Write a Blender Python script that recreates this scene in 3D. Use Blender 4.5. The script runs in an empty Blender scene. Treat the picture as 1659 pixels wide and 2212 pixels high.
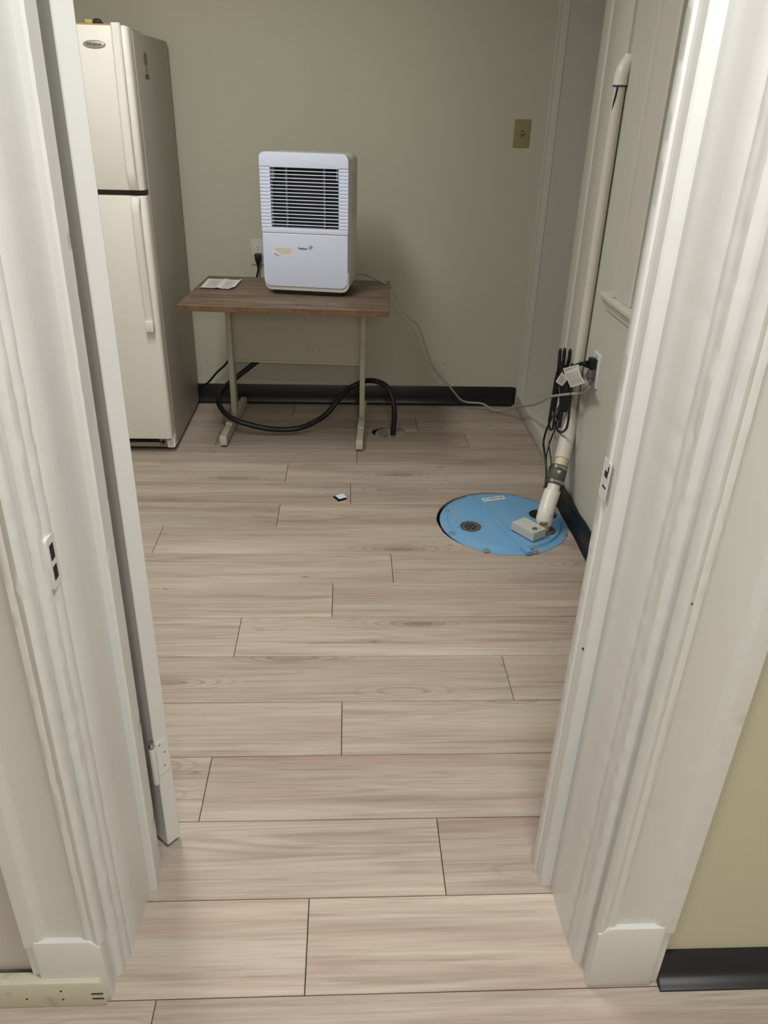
import bpy, bmesh, math, random
from mathutils import Vector, Matrix
random.seed(7)
C = bpy.context.scene.collection
SC = bpy.context.scene
PI = math.pi
R = math.radians

# ------------------------------------------------------------------ camera
cam_d = bpy.data.cameras.new('camera')
cam_d.sensor_fit = 'VERTICAL'
cam_d.sensor_height = 36.0
cam_d.lens = 36.0 * 1666.67681 / 2212.0
cam_d.clip_start = 0.02
cam = bpy.data.objects.new('camera', cam_d)
C.objects.link(cam)
cr = (0.9987887615650783, -0.04160108520485596, 0.026274692787457005)
cdn = (0.0036422881757318185, -0.470021673699881, -0.8826473587958032)
cf = (0.04906876305901602, 0.8816739623932085, -0.4693008422427103)
cam.matrix_world = Matrix(((cr[0], -cdn[0], -cf[0], 0.0), (cr[1], -cdn[1], -cf[1], 0.0),
                           (cr[2], -cdn[2], -cf[2], 1.4111694), (0, 0, 0, 1)))
SC.camera = cam

# ------------------------------------------------------------------ world, lights, exposure
w = bpy.data.worlds.new('world'); SC.world = w; w.use_nodes = True
w.node_tree.nodes['Background'].inputs[0].default_value = (1, 0.98, 0.95, 1)
w.node_tree.nodes['Background'].inputs[1].default_value = 0.15


def area(name, loc, sx, sy, power, col, rot=(0, 0, 0), spread=180):
    d = bpy.data.lights.new(name, 'AREA'); d.shape = 'RECTANGLE'; d.size = sx; d.size_y = sy
    d.energy = power; d.color = col; d.spread = R(spread)
    o = bpy.data.objects.new(name, d); o.location = loc; o.rotation_euler = rot; C.objects.link(o)
    return o


area('room_ceiling_light', (-0.64, 2.05, 2.285), 0.3, 1.0, 26, (1.0, 0.975, 0.93))
area('hall_ceiling_light', (0.20, 0.48, 2.285), 0.3, 0.25, 26, (1.0, 1.0, 0.99))
area('hall_far_fill_light', (0.35, -2.6, 2.285), 0.4, 1.2, 62, (1.0, 0.985, 0.965))  # added fill down the hall, brightens back wall and desk through the doorway
vs = SC.view_settings
SC.display_settings.display_device = 'sRGB'
vs.view_transform = 'Standard'; vs.look = 'None'; vs.gamma = 1.0; vs.use_curve_mapping = False
vs.exposure = 0.0


# ------------------------------------------------------------------ helpers: mesh
def B():
    return bmesh.new()


def join(dst, src, M=None):
    me = bpy.data.meshes.new('tmp')
    if M is not None:
        bmesh.ops.transform(src, matrix=M, verts=src.verts)
    src.to_mesh(me); dst.from_mesh(me); src.free(); bpy.data.meshes.remove(me)
    return dst


def box(bm, x0, x1, y0, y1, z0, z1, bev=0.0, seg=2, M=None):
    t = bmesh.new()
    bmesh.ops.create_cube(t, size=1.0)
    bmesh.ops.transform(t, matrix=Matrix.Translation(((x0 + x1) / 2, (y0 + y1) / 2, (z0 + z1) / 2)) @
                        Matrix.Diagonal((x1 - x0, y1 - y0, z1 - z0, 1)), verts=t.verts)
    if bev > 0:
        bmesh.ops.bevel(t, geom=t.edges[:], offset=bev, segments=seg, profile=0.5, affect='EDGES', clamp_overlap=True)
    return join(bm, t, M)


def prism(bm, poly, lo, hi, ax='z', M=None, bev=0.0, bseg=2):
    """polygon extruded along an axis: z -> (a,b)=(x,y); y -> (x,z); x -> (y,z)"""
    t = bmesh.new()

    def P(a, b, c):
        return (a, b, c) if ax == 'z' else ((a, c, b) if ax == 'y' else (c, a, b))
    v0 = [t.verts.new(P(a, b, lo)) for a, b in poly]
    v1 = [t.verts.new(P(a, b, hi)) for a, b in poly]
    n = len(poly)
    f0 = t.faces.new(v0); f1 = t.faces.new(v1)
    for i in range(n):
        j = (i + 1) % n
        t.faces.new((v0[i], v0[j], v1[j], v1[i]))
    bmesh.ops.recalc_face_normals(t, faces=t.faces)
    if bev > 0:
        ed = list(f0.edges) + list(f1.edges)
        bmesh.ops.bevel(t, geom=ed, offset=bev, segments=bseg, profile=0.5, affect='EDGES', clamp_overlap=True)
    return join(bm, t, M)


def rrect(x0, x1, y0, y1, r, n=5):
    if not isinstance(r, (tuple, list)):
        r = (r, r, r, r)
    out = []
    for (cx, cy, a, rr) in ((x1, y1, 0, r[0]), (x0, y1, 90, r[1]), (x0, y0, 180, r[2]), (x1, y0, 270, r[3])):
        sx = -1 if cx == x1 else 1; sy = -1 if cy == y1 else 1
        for k in range(n + 1):
            t = R(a + 90 * k / n)
            out.append((cx + sx * rr + rr * math.cos(t), cy + sy * rr + rr * math.sin(t)))
    return out


def smooth_path(pts, n=6):
    P = [Vector(p) for p in pts]
    out = []
    for i in range(len(P) - 1):
        p0 = P[max(i - 1, 0)]; p1 = P[i]; p2 = P[i + 1]; p3 = P[min(i + 2, len(P) - 1)]
        for k in range(n):
            t = k / n
            out.append(0.5 * ((2 * p1) + (p2 - p0) * t + (2 * p0 - 5 * p1 + 4 * p2 - p3) * t * t + (3 * p1 - p0 - 3 * p2 + p3) * t ** 3))
    out.append(P[-1])
    return out


def tube(bm, pts, r, seg=10, caps=True, flat=1.0):
    P = [Vector(p) for p in pts]
    n = len(P)
    rr = r if isinstance(r, (list, tuple)) else [r] * n
    t0 = (P[1] - P[0]).normalized()
    u = t0.orthogonal().normalized()
    rings = []
    for i in range(n):
        t = (P[min(i + 1, n - 1)] - P[max(i - 1, 0)]).normalized()
        u = (u - t * u.dot(t)).normalized()
        v = t.cross(u)
        rings.append([bm.verts.new(P[i] + (u * math.cos(2 * PI * k / seg) + v * math.sin(2 * PI * k / seg) * flat) * rr[i]) for k in range(seg)])
    for a, b in zip(rings, rings[1:]):
        for k in range(seg):
            j = (k + 1) % seg
            bm.faces.new((a[k], a[j], b[j], b[k]))
    if caps:
        bm.faces.new(rings[0][::-1]); bm.faces.new(rings[-1])
    return bm


def lathe(bm, prof, seg=32, M=None, sx=1, sy=1):
    t = bmesh.new()
    rings = []
    for r, z in prof:
        if r < 1e-6:
            rings.append([t.verts.new((0, 0, z))])
        else:
            rings.append([t.verts.new((r * math.cos(2 * PI * k / seg) * sx, r * math.sin(2 * PI * k / seg) * sy, z)) for k in range(seg)])
    for a, b in zip(rings, rings[1:]):
        for k in range(seg):
            j = (k + 1) % seg
            if len(a) == 1 and len(b) == 1:
                continue
            if len(a) == 1:
                t.faces.new((a[0], b[j], b[k]))
            elif len(b) == 1:
                t.faces.new((a[k], a[j], b[0]))
            else:
                t.faces.new((a[k], a[j], b[j], b[k]))
    bmesh.ops.recalc_face_normals(t, faces=t.faces)
    return join(bm, t, M)


def cyl(bm, p0, p1, r0, r1=None, seg=20, bev=0.0):
    r1 = r0 if r1 is None else r1
    p0 = Vector(p0); p1 = Vector(p1); d = p1 - p0; L = d.length
    M = Matrix.Translation(p0) @ d.to_track_quat('Z', 'Y').to_matrix().to_4x4()
    prof = [(0, 0), (r0 - bev, 0), (r0, bev), (r1, L - bev), (r1 - bev, L), (0, L)] if bev > 0 else [(0, 0), (r0, 0), (r1, L), (0, L)]
    return lathe(bm, prof, seg, M)


# ------------------------------------------------------------------ helpers: objects
WM = {}


def obj(name, bm, m, parent=None, local=False, ang=35, loc=None):
    """one mesh object; vertices in world space unless local=True (then in the parent's frame)"""
    me = bpy.data.meshes.new(name)
    bmesh.ops.recalc_face_normals(bm, faces=bm.faces)
    bm.to_mesh(me); bm.free()
    me.shade_smooth()
    me.set_sharp_from_angle(angle=R(ang))
    if m is not None:
        for k in (m if isinstance(m, (list, tuple)) else [m]):
            me.materials.append(k)
    o = bpy.data.objects.new(name, me); C.objects.link(o)
    if loc is not None:
        o.location = loc
    if parent is not None:
        o.parent = parent
        if not local:
            o.matrix_parent_inverse = WM[parent.name].inverted()
        WM[o.name] = Matrix.Identity(4) if not local else WM[parent.name].copy()
        if loc is not None:
            WM[o.name] = Matrix.Translation(loc)
    else:
        WM[o.name] = Matrix.Translation(loc) if loc is not None else Matrix.Identity(4)
    return o


def thing(name, label, cat, loc=(0, 0, 0), rz=0, group=None):
    o = bpy.data.objects.new(name, None); C.objects.link(o)
    o.empty_display_size = 0.05
    o.location = loc; o.rotation_euler = (0, 0, rz)
    WM[o.name] = Matrix.Translation(loc) @ Matrix.Rotation(rz, 4, 'Z')
    return tag(o, label, cat, group)


def sheet(bm, g, ni, nj, off):
    """thin sheet with thickness from a grid of points"""
    off = Vector(off)
    a = {k: bm.verts.new(Vector(v)) for k, v in g.items()}
    c = {k: bm.verts.new(Vector(v) + off) for k, v in g.items()}
    for i in range(ni):
        for j in range(nj):
            q = [(i, j), (i + 1, j), (i + 1, j + 1), (i, j + 1)]
            bm.faces.new([a[k] for k in q]); bm.faces.new([c[k] for k in q[::-1]])
    rim = [(i, 0) for i in range(ni)] + [(ni, j) for j in range(nj)] + [(i, nj) for i in range(ni, 0, -1)] + [(0, j) for j in range(nj, 0, -1)]
    for k in range(len(rim)):
        p, q = rim[k], rim[(k + 1) % len(rim)]
        bm.faces.new((a[p], c[p], c[q], a[q]))


def tag(o, label, cat, group=None):
    o['label'] = label; o['category'] = cat
    if group:
        o['group'] = group
    return o


def struct(o):
    o['kind'] = 'structure'
    return o


def text_bm(s, size, extrude=0.0002, M=None, shear=0.0, align='CENTER', bold=0.0):
    cu = bpy.data.curves.new('t', 'FONT'); cu.body = s; cu.size = size; cu.extrude = extrude
    cu.align_x = align; cu.align_y = 'CENTER'; cu.shear = shear; cu.resolution_u = 3; cu.offset = bold
    o = bpy.data.objects.new('t', cu); C.objects.link(o)
    bpy.context.view_layer.update()
    me = bpy.data.meshes.new_from_object(o.evaluated_get(bpy.context.evaluated_depsgraph_get()))
    bm = bmesh.new(); bm.from_mesh(me)
    bpy.data.objects.remove(o); bpy.data.curves.remove(cu); bpy.data.meshes.remove(me)
    if M is not None:
        bmesh.ops.transform(bm, matrix=M, verts=bm.verts)
    return bm


# ------------------------------------------------------------------ helpers: materials
def lin(c):
    return tuple(((x / 255) / 12.92 if x <= 10 else (((x / 255) + 0.055) / 1.055) ** 2.4) for x in c) + (1.0,)


class NT:
    def __init__(self, name):
        self.m = bpy.data.materials.new(name); self.m.use_nodes = True
        self.t = self.m.node_tree; self.b = self.t.nodes['Principled BSDF']

    def n(self, typ, **kw):
        x = self.t.nodes.new(typ)
        for k, v in kw.items():
            if k in x.inputs:
                x.inputs[k].default_value = v
            else:
                setattr(x, k, v)
        return x

    def l(self, a, b):
        self.t.links.new(a, b)

    def math(self, op, a, b=None, clamp=False):
        x = self.t.nodes.new('ShaderNodeMath'); x.operation = op; x.use_clamp = clamp
        for i, v in enumerate((a, b)):
            if v is None:
                continue
            if isinstance(v, (int, float)):
                x.inputs[i].default_value = v
            else:
                self.l(v, x.inputs[i])
        return x.outputs[0]

    def mix(self, f, a, b, blend='MIX'):
        x = self.t.nodes.new('ShaderNodeMix'); x.data_type = 'RGBA'; x.blend_type = blend; x.clamp_factor = True
        for i, v in ((0, f), (6, a), (7, b)):
            if isinstance(v, (int, float)):
                x.inputs[i].default_value = v
            elif isinstance(v, tuple):
                x.inputs[i].default_value = v
            else:
                self.l(v, x.inputs[i])
        return x.outputs[2]

    def coords(self, scale=(1, 1, 1), kind='Object', add=None):
        tc = self.t.nodes.new('ShaderNodeTexCoord')
        mp = self.t.nodes.new('ShaderNodeMapping'); mp.inputs['Scale'].default_value = scale
        src = tc.outputs[kind]
        if add is not None:
            va = self.t.nodes.new('ShaderNodeVectorMath'); va.operation = 'ADD'
            self.l(src, va.inputs[0]); self.l(add, va.inputs[1]); src = va.outputs[0]
        self.l(src, mp.inputs[0])
        return mp.outputs[0]

    def noise(self, vec, scale=1.0, detail=3.0, rough=0.5, dist=0.0):
        x = self.t.nodes.new('ShaderNodeTexNoise')
        x.inputs['Scale'].default_value = scale; x.inputs['Detail'].default_value = detail
        x.inputs['Roughness'].default_value = rough; x.inputs['Distortion'].default_value = dist
        if vec is not None:
            self.l(vec, x.inputs['Vector'])
        return x.outputs['Fac']

    def ramp(self, fac, stops):
        x = self.t.nodes.new('ShaderNodeValToRGB')
        while len(x.color_ramp.elements) < len(stops):
            x.color_ramp.elements.new(0.5)
        for e, (p, c) in zip(x.color_ramp.elements, stops):
            e.position = p; e.color = c if len(c) == 4 else tuple(c) + (1,)
        self.l(fac, x.inputs[0])
        return x.outputs[0]

    def bump(self, h, strength=0.2, dist=0.002, normal=None):
        x = self.t.nodes.new('ShaderNodeBump'); x.inputs['Strength'].default_value = strength
        x.inputs['Distance'].default_value = dist
        self.l(h, x.inputs['Height'])
        if normal is not None:
            self.l(normal, x.inputs['Normal'])
        return x.outputs[0]

    def fin(self, color=None, rough=None, normal=None, metal=None, spec=None):
        for k, v in (('Base Color', color), ('Roughness', rough), ('Normal', normal), ('Metallic', metal), ('Specular IOR Level', spec)):
            if v is None:
                continue
            if isinstance(v, (int, float, tuple)):
                self.b.inputs[k].default_value = v
            else:
                self.l(v, self.b.inputs[k])
        return self.m


BW = lambda a: (a, a, a, 1)


def plain(name, rgb, rough=0.5, var=0.06, vs_=8.0, bump=0.0, bs=120.0, metal=0.0, spec=0.5, dist=0.001):
    t = NT(name); c = lin(rgb)
    v = t.noise(t.coords((vs_, vs_, vs_)), 1.0, 4)
    col = t.mix(v, tuple(x * (1 - var) for x in c[:3]) + (1,), tuple(min(1, x * (1 + var)) for x in c[:3]) + (1,))
    nm = None
    if bump > 0:
        nm = t.bump(t.noise(t.coords(), bs, 3), bump, dist)
    return t.fin(col, rough, nm, metal, spec)


def paint(name, rgb, rough=0.34, chip=0.5, dirt=0.12, dirtcol=(120, 105, 85)):
    """thick old brushed gloss paint: long brush marks, drips and chipped pits"""
    t = NT(name); c = lin(rgb)
    brush = t.noise(t.coords((70, 70, 1.6)), 1.0, 3)
    lump = t.noise(t.coords((22, 22, 14)), 1.0, 4, 0.55)
    vo = t.n('ShaderNodeTexVoronoi'); vo.inputs['Scale'].default_value = 20.0
    t.l(t.coords(), vo.inputs['Vector'])
    sel = t.noise(t.coords((7, 7, 7)), 1.0, 1)
    pit = t.math('MULTIPLY', t.math('LESS_THAN', vo.outputs['Distance'], 0.09), t.math('GREATER_THAN', sel, 0.60))
    h = t.math('ADD', t.math('MULTIPLY', brush, 0.35), lump)
    h = t.math('SUBTRACT', h, t.math('MULTIPLY', pit, 1.6))
    d = t.ramp(t.noise(t.coords((9, 9, 5)), 1.0, 6, 0.65), [(0.56, BW(0)), (0.78, BW(1))])
    col = t.mix(t.math('MULTIPLY', d, dirt), c, lin(dirtcol))
    col = t.mix(t.noise(t.coords((3, 3, 2)), 1.0, 2), col, tuple(x * 0.95 for x in c[:3]) + (1,))
    return t.fin(col, rough, t.bump(h, chip, 0.0012), 0.0, 0.5)


def wall_paint(name, rgb, rough=0.62):
    t = NT(name); c = lin(rgb)
    orange = t.noise(t.coords(), 210.0, 2)
    big = t.noise(t.coords((0.9, 0.9, 0.9)), 1.0, 3)
    col = t.mix(big, tuple(x * 0.965 for x in c[:3]) + (1,), tuple(min(1, x * 1.035) for x in c[:3]) + (1,))
    return t.fin(col, rough, t.bump(orange, 0.10, 0.001), 0.0, 0.35)


def floor_mat():
    t = NT('plank_laminate')
    oi = t.n('ShaderNodeObjectInfo')
    cx = t.n('ShaderNodeCombineXYZ')
    t.l(t.math('MULTIPLY', oi.outputs['Random'], 43.0), cx.inputs[0])
    t.l(t.math('MULTIPLY', oi.outputs['Random'], 71.0), cx.inputs[1])
    t.l(t.math('MULTIPLY', oi.outputs['Random'], 17.0), cx.inputs[2])
    A = cx.outputs[0]
    warp = t.noise(t.coords((2.2, 12.0, 1), add=A), 1.0, 3)
    vo = t.n('ShaderNodeTexVoronoi'); vo.inputs['Scale'].default_value = 1.0
    t.l(t.coords((1.55, 8.6, 1), add=A), vo.inputs['Vector'])
    kd = t.math('ADD', vo.outputs['Distance'], t.math('MULTIPLY', t.math('SUBTRACT', warp, 0.5), 0.22))
    ksel = t.ramp(t.noise(t.coords((0.9, 3.6, 1), add=A), 1.0, 0), [(0.45, BW(0)), (0.53, BW(1))])
    # growth rings that close round the knots, and long flat arches elsewhere
    r1 = t.math('SINE', t.math('MULTIPLY', kd, 95.0))
    r1 = t.math('MULTIPLY', t.ramp(r1, [(0.25, BW(0)), (0.95, BW(1))]), t.ramp(kd, [(0.10, BW(1)), (0.40, BW(0))]))
    r1 = t.math('MULTIPLY', r1, ksel)
    rn = t.noise(t.coords((0.75, 12.5, 1), add=A), 1.0, 1.4, 0.45, 0.35)
    r2 = t.ramp(t.math('ADD', t.math('MULTIPLY', t.math('SINE', t.math('MULTIPLY', rn, 95.0)), 0.5), 0.5), [(0.30, BW(0)), (1.0, BW(1))])
    r2 = t.math('MULTIPLY', r2, t.ramp(t.noise(t.coords((1.3, 7, 1), add=A), 1.0, 1), [(0.42, BW(0)), (0.66, BW(1))]))
    fine = t.noise(t.coords((5.5, 210, 1), add=A), 1.0, 4, 0.62)
    thread = t.ramp(t.noise(t.coords((3.2, 120, 1), add=A), 1.0, 3, 0.55), [(0.56, BW(0)), (0.74, BW(1))])
    streak = t.ramp(t.noise(t.coords((2.3, 46, 1), add=A), 1.0, 4, 0.60, 0.25), [(0.54, BW(0)), (0.76, BW(1))])
    broad = t.ramp(t.noise(t.coords((0.8, 12, 1), add=A), 1.0, 3, 0.55, 0.4), [(0.40, BW(0)), (0.70, BW(1))])
    sap = t.ramp(t.noise(t.coords((0.7, 15, 1), add=A), 1.0, 2), [(0.55, BW(0)), (0.72, BW(1))])
    knot = t.math('MULTIPLY', t.ramp(kd, [(0.0, BW(1)), (0.035, BW(0.7)), (0.10, BW(0.25)), (0.18, BW(0))]), ksel)
    base = lin((189, 178, 166)); light = lin((211, 201, 186)); tan = lin((164, 148, 135)); dark = lin((104, 88, 79)); pink = lin((177, 158, 147))
    col = t.mix(broad, base, t.mix(warp, tan, pink))
    col = t.mix(t.math('MULTIPLY', sap, 0.55), col, light)
    col = t.mix(t.math('MULTIPLY', r2, 0.22), col, dark)
    col = t.mix(t.math('MULTIPLY', r1, 0.42), col, dark)
    col = t.mix(t.math('MULTIPLY', streak, 0.38), col, dark)
    col = t.mix(t.math('MULTIPLY', thread, 0.28), col, dark)
    col = t.mix(t.math('MULTIPLY', t.math('SUBTRACT', fine, 0.35), 0.62, True), col, dark)
    col = t.mix(t.math('MULTIPLY', knot, 0.72), col, lin((98, 80, 71)))
    v2 = t.n('ShaderNodeTexVoronoi'); v2.inputs['Scale'].default_value = 1.0
    t.l(t.coords((5.2, 13.0, 1), add=A), v2.inputs['Vector'])
    pin = t.math('MULTIPLY', t.ramp(v2.outputs['Distance'], [(0.0, BW(1)), (0.045, BW(0.8)), (0.11, BW(0))]), t.math('GREATER_THAN', t.noise(t.coords((3.1, 7.0, 1), add=A), 1.0, 0), 0.60))
    col = t.mix(t.math('MULTIPLY', pin, 0.6), col, lin((92, 76, 68)))
    # each plank printed a touch lighter or darker
    hsv = t.n('ShaderNodeHueSaturation'); t.l(col, hsv.inputs['Color'])
    hsv.inputs['Saturation'].default_value = 1.10
    t.l(t.math('ADD', 0.885, t.math('MULTIPLY', oi.outputs['Random'], 0.13)), hsv.inputs['Value'])
    rough = t.math('ADD', 0.46, t.math('MULTIPLY', fine, 0.16))
    nm = t.bump(t.math('ADD', fine, t.math('MULTIPLY', streak, -0.5)), 0.06, 0.0006)
    return t.fin(hsv.outputs[0], rough, nm, 0.0, 0.25)


def desk_wood():
    t = NT('walnut_laminate')
    warp = t.noise(t.coords((3, 16, 16)), 1.0, 2)
    g = t.noise(t.coords((3.5, 60, 60)), 1.0, 5, 0.65, 0.5)
    f = t.noise(t.coords((10, 320, 320)), 1.0, 3)
    k = t.math('ADD', t.math('MULTIPLY', g, 0.7), t.math('MULTIPLY', f, 0.3))
    col = t.ramp(k, [(0.28, lin((62, 49, 41))), (0.50, lin((108, 90, 75))), (0.70, lin((150, 132, 114)))])
    d = t.ramp(t.noise(t.coords((7, 9, 9)), 1.0, 5, 0.7), [(0.55, BW(0)), (0.80, BW(1))])
    col = t.mix(t.math('MULTIPLY', d, 0.30), col, lin((170, 155, 135)))
    return t.fin(col, 0.5, t.bump(f, 0.05, 0.0005), 0, 0.4)


def lid_mat():
    t = NT('blue_painted_steel')
    c = lin((112, 166, 208))
    d = t.ramp(t.noise(t.coords((8, 8, 8)), 1.0, 6, 0.7), [(0.50, BW(0)), (0.75, BW(1))])
    s = t.ramp(t.noise(t.coords((60, 60, 60)), 1.0, 4, 0.7), [(0.60, BW(0)), (0.72, BW(1))])
    col = t.mix(t.math('MULTIPLY', d, 0.50), c, lin((160, 166, 162)))
    col = t.mix(t.math('MULTIPLY', s, 0.30), col, lin((72, 120, 165)))
    return t.fin(col, 0.45, t.bump(t.noise(t.coords(), 30, 3), 0.15, 0.001), 0, 0.45)


def grimy(name, rgb, grime, amt=0.5, scale=14, lo=0.55, hi=0.75, rough=0.4):
    t = NT(name)
    d = t.ramp(t.noise(t.coords((scale,) * 3), 1.0, 6, 0.7), [(lo, BW(0)), (hi, BW(1))])
    return t.fin(t.mix(t.math('MULTIPLY', d, amt), lin(rgb), lin(grime)), rough, t.bump(d, 0.05, 0.0005), 0, 0.45)


M = dict(
    wall=wall_paint('cream_wall_paint', (195, 193, 175)),
    wallhall=wall_paint('cream_hall_paint', (188, 184, 163)),
    wallL=wall_paint('grey_wall_paint', (190, 184, 178), 0.5),
    wallR=wall_paint('pale_side_wall_paint', (198, 196, 185), 0.5),
    ceil=wall_paint('ceiling_paint', (236, 233, 224)),
    trim=paint('white_gloss_trim', (207, 207, 204), 0.27, 0.22),
    trim2=paint('white_satin_trim', (201, 198, 189), 0.40, 0.3),
    floor=floor_mat(),
    sub=plain('concrete', (40, 37, 34), 0.9, 0.2, 20),
    black=plain('black_vinyl', (22, 23, 27), 0.36, 0.2, 12, 0.05, 60),
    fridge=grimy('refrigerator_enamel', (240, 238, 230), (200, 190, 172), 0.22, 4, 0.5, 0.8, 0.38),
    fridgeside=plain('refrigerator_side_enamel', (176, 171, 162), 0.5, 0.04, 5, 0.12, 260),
    fridgehandle=plain('handle_plastic', (238, 236, 229), 0.35, 0.03),
    gap=plain('brown_grey_gap', (58, 54, 48), 0.6),
    dark=plain('black_gap', (12, 12, 13), 0.7, 0.1),
    gasket=plain('gasket_grey', (150, 146, 136), 0.6),
    chrome=plain('bright_metal', (190, 188, 184), 0.28, 0.05, 30, 0, 60, 1.0),
    steel=plain('worn_steel', (128, 126, 120), 0.42, 0.15, 60, 0, 60, 1.0),
    desk=desk_wood(),
    band=grimy('brown_edge_band', (112, 85, 63), (68, 48, 36), 0.6, 30, 0.45, 0.65, 0.5),
    deskmetal=grimy('beige_enamel_steel', (188, 184, 166), (132, 122, 100), 0.4, 16, 0.58, 0.75, 0.42),
    deskpanel=grimy('beige_enamel_panel', (184, 180, 162), (124, 108, 84), 0.4, 22, 0.66, 0.74, 0.42),
    white=plain('white_abs_plastic', (216, 225, 246), 0.4, 0.02, 5),
    white2=plain('offwhite_abs_plastic', (214, 213, 208), 0.45, 0.03, 5),
    coil=plain('dark_coil', (20, 21, 24), 0.7, 0.5, 160),
    rod=plain('grey_rod', (120, 122, 128), 0.4),
    paper=plain('paper', (226, 226, 224), 0.7, 0.04, 30),
    tagpaper=plain('tag_vinyl', (232, 230, 222), 0.45, 0.05, 40),
    ink=plain('print_ink', (58, 58, 62), 0.6),
    inkblk=plain('black_ink', (24, 24, 26), 0.5),
    inkred=plain('red_ink', (168, 120, 112), 0.6),
    inkgrey=plain('grey_ink', (172, 172, 174), 0.6),
    brown=plain('brown_emblem', (146, 126, 108), 0.6),
    olive=plain('olive_emblem', (98, 90, 74), 0.6),
    badge=plain('silver_badge', (188, 184, 172), 0.35, 0.05, 60, 0, 60, 0.3),
    hose=grimy('black_rubber_hose', (20, 21, 24), (120, 116, 110), 0.55, 40, 0.60, 0.72, 0.42),
    cordblk=plain('black_cord', (14, 14, 15), 0.42, 0.1),
    cordgry=plain('grey_cord', (166, 164, 158), 0.5, 0.05),
    pluggry=plain('grey_plug', (88, 85, 80), 0.5, 0.05),
    ivory=plain('ivory_plate', (152, 140, 98), 0.42, 0.04),
    plate=plain('outlet_plate', (202, 198, 188), 0.4, 0.03),
    plateW=plain('white_plate', (224, 224, 226), 0.35, 0.03),
    lid=lid_mat(),
    bolt=plain('galvanized_bolt', (142, 160, 172), 0.4, 0.3, 60, 0, 60, 0.3),
    pvc=grimy('white_pvc', (228, 226, 216), (110, 100, 86), 0.45, 26, 0.62, 0.74, 0.3),
    pvcpaint=grimy('painted_pvc', (212, 208, 197), (160, 142, 126), 0.3, 14, 0.58, 0.74, 0.42),
    pvccream=plain('cream_pvc', (216, 206, 176), 0.4),
    rubber=plain('grey_rubber', (84, 83, 80), 0.6, 0.1, 30),
    primer=plain('purple_primer', (32, 28, 62), 0.5),
    sticker=grimy('worn_sticker', (150, 138, 98), (60, 52, 38), 0.8, 160, 0.5, 0.6, 0.5),
    carton=plain('grey_carton', (196, 196, 190), 0.6, 0.03, 14),
    cardboard=plain('tan_cardboard', (196, 160, 108), 0.7, 0.1),
    yellow=plain('yellow_plastic', (206, 194, 104), 0.45),
    darkplastic=plain('dark_purple_plastic', (46, 42, 52), 0.45, 0.2, 80),
    drain=grimy('grey_drain_grate', (170, 166, 154), (90, 84, 74), 0.6, 40, 0.5, 0.7, 0.5),
    stick=plain('pale_wood_stick', (196, 172, 138), 0.6),
    bstrip=grimy('cream_base_strip', (190, 188, 170), (104, 98, 82), 0.5, 18, 0.58, 0.75, 0.45),
)

# ================================================================== SETTING
WY, RX, BY = 0.838, 0.862, 3.868          # hall wall face, right wall face, back wall face
RY = 1.10                                 # room side of the doorway wall
CEIL = 2.30

# ---- floor: slab with one object for each plank
PW, PY0 = 0.1908, 0.8144
fb = B(); box(fb, -1.95, 1.6, -4.0, 3.95, -0.12, -0.045)
floor = struct(obj('floor', fb, M['sub']))
joints = {-1: -0.332, 0: -0.071, 1: 0.205, 2: -0.322, 3: -0.009, 4: 0.4535, 5: -0.3195, 6: -0.0425, 7: 0.1585,
          8: -0.6765, 9: -0.26, 10: 0.018, 11: -0.2545, 12: 0.047, 13: 0.5715, 14: 0.348, 15: -0.269,
          -2: 0.21, -3: -0.45, -4: 0.1, -5: -0.2, -6: 0.4, -7: -0.1, -8: 0.3, -9: -0.3, -10: 0.05, -11: 0.2, -12: -0.4}
PL = 1.1735
LIDC, LIDR = (0.601, 2.568), 0.243
HOLES = [((LIDC[0] - 0.007, LIDC[1] + 0.010), 0.2465, 0.2465), ((0.202, 3.482), 0.081, 0.076)]


def cutter(c, rx, ry, n=72):
    cb = B()
    rnd = random.Random(3)
    poly = []
    for k in range(n):
        a = 2 * PI * k / n; j = 1 + rnd.uniform(-0.006, 0.006)
        poly.append((c[0] + rx * j * math.cos(a), c[1] + ry * j * math.sin(a)))
    prism(cb, poly, -0.2, 0.1)
    return obj('cutter', cb, None)


def plank(x0, x1, y0, y1):
    g = 0.0008
    x0 += g; x1 -= g; y0 += g; y1 -= g
    cx, cy = (x0 + x1) / 2, (y0 + y1) / 2
    pb = B()
    hx, hy, b = (x1 - x0) / 2, (y1 - y0) / 2, 0.0012
    lo = [(-hx, -hy), (hx, -hy), (hx, hy), (-hx, hy)]
    hi = [(-hx + b, -hy + b), (hx - b, -hy + b), (hx - b, hy - b), (-hx + b, hy - b)]
    v = [pb.verts.new((a, c, -0.012)) for a, c in lo] + [pb.verts.new((a, c, -b)) for a, c in lo] + [pb.verts.new((a, c, 0)) for a, c in hi]
    pb.faces.new(v[0:4][::-1]); pb.faces.new(v[8:12])
    for s in (0, 4):
        for i in range(4):
            j = (i + 1) % 4
            pb.faces.new((v[s + i], v[s + j], v[s + 4 + j], v[s + 4 + i]))
    o = obj('plank', pb, M['floor'], floor, loc=(cx, cy, 0), ang=10)
    for (c, rx, ry) in HOLES:
        if x0 < c[0] + rx and x1 > c[0] - rx and y0 < c[1] + ry and y1 > c[1] - ry:
            ct = cutter(c, rx, ry)
            md = o.modifiers.new('b', 'BOOLEAN'); md.object = ct; md.operation = 'DIFFERENCE'; md.solver = 'EXACT'
            bpy.context.view_layer.update()
            me = bpy.data.meshes.new_from_object(o.evaluated_get(bpy.context.evaluated_depsgraph_get()))
            me.shade_flat(); o.modifiers.clear(); o.data = me
            bpy.data.objects.remove(ct)
    return o


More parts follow.
